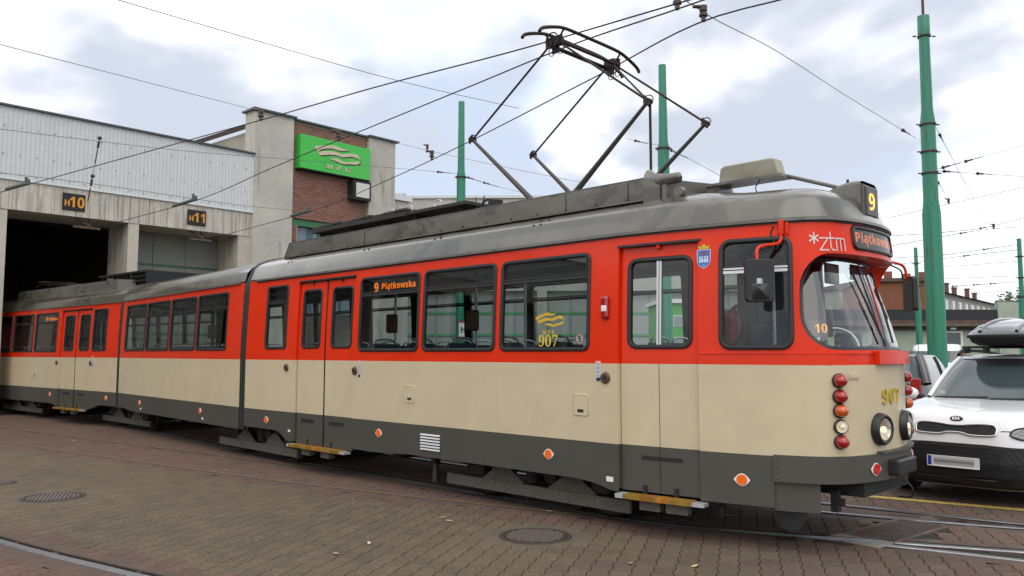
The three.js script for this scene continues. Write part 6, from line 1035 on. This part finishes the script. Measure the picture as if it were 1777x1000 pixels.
// ---------- person standing behind the cars ----------
{
  const J = (x, y, z, r) => ({ p: V(x, y, z), r });
  const bones = []; const bn = (a, b) => bones.push([a, b]);
  const hip = J(0, 0.92, 0, 0.15), chest = J(0, 1.30, 0, 0.165), sh = J(0, 1.42, 0, 0.11), neck = J(0, 1.5, 0, 0.058), head = J(0, 1.60, 0.015, 0.085), crownJ = J(0, 1.64, -0.005, 0.088);
  bn(hip, chest); bn(chest, sh); bn(sh, neck); bn(neck, head); bn(head, crownJ);
  for (const s of [-1, 1]) { const a = J(s * 0.17, 1.40, 0, 0.065), e = J(s * 0.22, 1.12, -0.02, 0.05), w = J(s * 0.22, 0.88, 0.06, 0.035), h = J(s * 0.22, 0.78, 0.08, 0.04), k = J(s * 0.1, 0.5, 0.02, 0.065), an = J(s * 0.1, 0.09, -0.02, 0.045), toe = J(s * 0.11, 0.045, 0.14, 0.04), hp = J(s * 0.09, 0.88, 0, 0.10); bn(sh, a); bn(a, e); bn(e, w); bn(w, h); bn(hip, hp); bn(hp, k); bn(k, an); bn(an, toe); for (let f = 0; f < 4; f++) bn(J(s * 0.22 + (f - 1.5) * 0.016, 0.76, 0.085, 0.011), J(s * 0.22 + (f - 1.5) * 0.017, 0.69 + 0.008 * Math.abs(f - 1.5), 0.10, 0.008)); bn(J(s * 0.19, 0.79, 0.09, 0.012), J(s * 0.185, 0.74, 0.13, 0.009)); }
  const R = 96, mc = new MarchingCubes(R, std([1, 1, 1]), false, false, 400000); mc.isolation = 0; const S = 0.95, C = V(0, 0.88, 0.02);
  for (let k = 0; k < R; k++) for (let j = 0; j < R; j++) for (let i = 0; i < R; i++) {
    const q = V((i - R / 2) / (R / 2) * S + C.x, (j - R / 2) / (R / 2) * S + C.y, (k - R / 2) / (R / 2) * S + C.z); let d = 1e3;
    if (Math.abs(q.x) < 0.36 && Math.abs(q.z) < 0.3) for (const [a, b] of bones) { const ab = b.p.clone().sub(a.p), t = Math.max(0, Math.min(1, q.clone().sub(a.p).dot(ab) / ab.lengthSq())), e = q.distanceTo(a.p.clone().addScaledVector(ab, t)) - lerp(a.r, b.r, t), h = Math.max(0.025 - Math.abs(d - e), 0); d = Math.min(d, e) - h * h / 0.1; }
    mc.field[k * R * R + j * R + i] = -d;
  }
  mc.update(); const g = new THREE.BufferGeometry(); g.setAttribute('position', new THREE.Float32BufferAttribute(mc.positionArray.slice(0, mc.count * 3), 3)); g.setAttribute('normal', new THREE.Float32BufferAttribute(mc.normalArray.slice(0, mc.count * 3), 3)); g.scale(S, S, S).translate(C.x, C.y, C.z);
  const col = new Float32Array(g.attributes.position.count * 3); for (let i = 0; i < g.attributes.position.count; i++) { const y = g.attributes.position.getY(i), x = Math.abs(g.attributes.position.getX(i)); const c = y > 1.47 ? [0.42, 0.22, 0.15] : y < 0.08 ? [0.02, 0.02, 0.02] : y < 0.93 && x < 0.185 ? [0.03, 0.035, 0.06] : y < 0.86 ? [0.42, 0.22, 0.15] : [0.04, 0.045, 0.06]; col.set(c, i * 3); }
  g.setAttribute('color', new THREE.BufferAttribute(col, 3)); uvm(g);
  const pq = pix(1672, 613, 23.0), o = thing('person', 'dark-haired person in dark clothes standing behind the parked cars', 'person', [pq.x, 0, pq.z], -0.5);
  const b = new THREE.Mesh(g, std([1, 1, 1], 0.8, { vertexColors: true })); b.name = 'body'; b.castShadow = b.receiveShadow = true; o.add(b);
  mesh('hair', [new THREE.SphereGeometry(0.105, 18, 12, 0, 6.3, 0, 1.6).scale(0.92, 0.95, 1.05).rotateX(-0.35).translate(0, 1.635, -0.012)], std([0.022, 0.014, 0.010], 0.7), o);
  mesh('face', [new THREE.SphereGeometry(0.018, 8, 6).scale(0.8, 1.3, 1.2).translate(0, 1.585, 0.10), new THREE.SphereGeometry(0.022, 8, 6).scale(0.5, 1.2, 0.8).translate(0.09, 1.595, 0.0), new THREE.SphereGeometry(0.022, 8, 6).scale(0.5, 1.2, 0.8).translate(-0.09, 1.595, 0.0)], std([0.42, 0.22, 0.15], 0.6), o);
  for (const s of [-1, 1]) mesh('eye', new THREE.SphereGeometry(0.012, 8, 6).translate(s * 0.033, 1.62, 0.088), M.black, o); mesh('mouth', box(0.045, 0.008, 0.01, 0, 1.545, 0.09), std([0.3, 0.1, 0.08], 0.6), o);
}
// ---------- low green building and houses at the right ----------
{
  const gw = std([0.50, 0.60, 0.50], 0.9, { map: T.plaster });
  const t = thing('green_workshop', 'low pale green workshop with black roof edge and brown gutter', 'building', [9, 0, -38]);
  mesh('wall', bx(0, 13.75, 0, 2.7, -8, 0), gw, t); mesh('roof_fascia', bx(-0.2, 13.72, 3.15, 3.66, -8, 0.25), std([0.02, 0.02, 0.022], 0.6), t); mesh('eave_board', bx(-0.2, 13.70, 2.86, 3.15, -8, 0.34), std([0.30, 0.25, 0.22], 0.7, { map: T.rust }), t); mesh('soffit', bx(-0.1, 13.70, 2.70, 2.86, -8, 0.14), std([0.12, 0.075, 0.05], 0.7), t); mesh('gutter', bar(V(-0.2, 2.95, 0.42), V(13.7, 2.88, 0.42), 0.07), std([0.26, 0.2, 0.17], 0.6, { map: T.rust }), t);
  const w = mesh('window', bx(11.35, 12.2, 1.75, 2.66, -0.02, 0.03), M.white, t); mesh('pane', bx(11.42, 12.08, 1.8, 2.58, 0.03, 0.045), M.darkGlass, w);
  mesh('wall_box', bx(11.5, 11.75, 2.72, 2.82, 0.14, 0.3), M.white, t);
  const b = thing('green_side_block', 'taller pale green block beside the workshop at the right edge', 'building', [22.75, 0, -38]);
  mesh('wall', extr(shapeOf([[0, 0], [9, 0], [9, 3.4], [1.2, 3.98], [0, 4.02]]), 0.3).translate(0, 0, 0.0), gw, b); mesh('body_block', bx(0.02, 9, 0, 3.38, -8, 0), gw, b); mesh('coping', [bar(V(0, 4.04, 0.15), V(1.2, 4.0, 0.15), 0.06), bar(V(1.2, 4.0, 0.15), V(9, 3.42, 0.15), 0.06)], std([0.1, 0.08, 0.07], 0.7), b);
}
{
  const a = V(34, 0, -68), b = V(58, 0, -96), d = b.clone().sub(a), ang = Math.atan2(d.z, d.x), t = thing('tenement', 'long grey tenement house with a row of brick chimneys', 'building', [a.x, 0, a.z], -ang), Ln = d.length(), wm = std([0.50, 0.49, 0.47], 0.9, { map: T.plaster });
  mesh('wall', bx(0, Ln, 0, 7.3, -9, 0), wm, t);
  const rf = mesh('roof', extr(shapeOf([[-0.4, 7.3], [4.5, 8.0], [9.5, 7.3]]), Ln + 0.6).rotateY(Math.PI / 2).translate(-0.3, 0, 0).rotateY(0).applyMatrix4(new THREE.Matrix4().makeScale(1, 1, 1)), std([0.13, 0.10, 0.09], 0.8), t);
  for (let i = 0; i < 13; i++) { const x = 2 + i * (Ln - 3) / 12; const w = mesh('window', bx(x, x + 1.1, 5.2, 6.7, 0, 0.06), M.white, t); mesh('pane', bx(x + 0.1, x + 1.0, 5.3, 6.6, 0.06, 0.08), M.darkGlass, w); }
  for (const [i, px] of [1618, 1643, 1656, 1672, 1685, 1706, 1718].entries()) { const r = (px - 888.5) / 1400, k = (68 * r - 34) / (24 - 28 * r), x = k * Ln, h = 8.45 + 0.25 * (i % 2), c = mesh('chimney', bx(x - 0.4, x + 0.1, 6.6, h, -1.6, -1.2), std([0.24, 0.13, 0.10], 0.9, { map: T.grain }), t); mesh('chimney_cap', bx(x - 0.46, x + 0.16, h, h + 0.12, -1.66, -1.14), std([0.16, 0.1, 0.08], 0.9), c); }
}
{
  const t = thing('brick_house', 'red brick house end wall seen behind the tram mirror', 'building', [26.0, 0, -60], -0.25), bm = std([0.36, 0.135, 0.075], 0.9, { map: T.grain });
  mesh('wall', bx(0, 4.4, 0, 6.9, -9, 0), bm, t); mesh('side_wall', bx(4.4, 4.7, 0, 6.6, -9, -0.1), std([0.38, 0.37, 0.36], 0.9, { map: T.plaster }), t); mesh('roof', bx(-0.2, 5.0, 6.9, 7.15, -9.2, 0.25), std([0.10, 0.07, 0.06], 0.8), t); mesh('string_course', bx(-0.05, 4.45, 3.7, 4.3, 0, 0.06), std([0.50, 0.22, 0.12], 0.9, { map: T.grain }), t);
  for (const x of [0.4, 1.9, 3.4]) { const w = mesh('window', bx(x, x + 0.7, 2.1, 3.4, 0, 0.05), M.white, t); mesh('pane', bx(x + 0.07, x + 0.63, 2.17, 3.33, 0.05, 0.07), M.darkGlass, w); }
  for (const [x, h] of [[2.2, 7.9], [3.5, 7.7], [4.5, 7.8]]) mesh('chimney', bx(x, x + 0.5, 7.1, h, -3, -2.4), bm, t);
}
{ // tree beyond the green block
  const q = pix(1764, 528, 52), t = thing('tree', 'small bare-topped green tree behind the green block', 'tree', [q.x, 0, q.z]);
  const lim = [bar(V(0, 0, 0), V(0.05, 2.8, 0), 0.14, 0.09)]; const tips = []; for (let i = 0; i < 9; i++) { const a = i * 2.4, y = 2.2 + i * 0.16, e = V(Math.cos(a) * (1.0 - i * 0.05), y + 1.3 + 0.1 * i, Math.sin(a) * (1.0 - i * 0.05)); lim.push(bar(V(0.04, y, 0), e, 0.045, 0.015, 5)); tips.push(e); }
  mesh('trunk', lim, std([0.07, 0.05, 0.035], 0.95), t);
  const lf = []; for (let i = 0; i < 900; i++) { const e = tips[i % 9], g = new THREE.PlaneGeometry(0.16, 0.1).rotateX(rr(0, 6)).rotateY(rr(0, 6)), r = Math.pow(rnd(), 0.5) * 0.7; const a = rr(0, 6.3), b = rr(-1, 1); lf.push(g.translate(e.x + r * Math.cos(a) * Math.sqrt(1 - b * b), e.y - 0.15 + r * b * 0.8, e.z + r * Math.sin(a) * Math.sqrt(1 - b * b))); }
  mesh('crown', lf, phys([0.075, 0.13, 0.03], 0.8, { transmission: 0.3, thickness: 0, side: THREE.DoubleSide }), t);
}
{ // tram stop post and a green cabin seen through the tram windows
  const q = pix(803, 575, 21), t = thing('stop_sign', 'white tram stop plate with black H seen through the tram window', 'sign', [q.x, 0, q.z], 0.2);
  mesh('post', bar(V(0, 0, 0), V(0, 2.7, 0), 0.04), M.green, t); mesh('plate', rbox(0.22, 0.42, 0.02, 0.01, 0.0, 2.22, 0.05), M.white, t); mesh('plate_edge', [box(0.22, 0.05, 0.022, 0, 2.42, 0.051), box(0.22, 0.05, 0.022, 0, 2.02, 0.051)], M.redRef, t); mesh('letter', letters('H', fontB, 0.16, 0.004).translate(0, 2.22, 0.061), M.black, t);
  const c = pix(1176, 560, 24), k = thing('green_cabin', 'bright green cabin with square grey windows seen through the front door', 'cabin', [c.x - 0.45, 0, c.z]), cg = std([0.10, 0.42, 0.10], 0.5);
  mesh('wall', bx(0, 1.15, 0, 3.1, -2.4, 0), cg, k); mesh('roof', bx(-0.1, 1.25, 3.1, 3.22, -2.5, 0.1), M.white, k); for (const y of [1.1, 1.75, 2.4]) { const w = mesh('window', bx(0.32, 0.68, y, y + 0.34, 0, 0.02), M.alu, k); mesh('pane', bx(0.35, 0.65, y + 0.03, y + 0.31, 0.02, 0.03), std([0.3, 0.33, 0.35], 0.2), w); }
}
renderer.render(scene, camera);
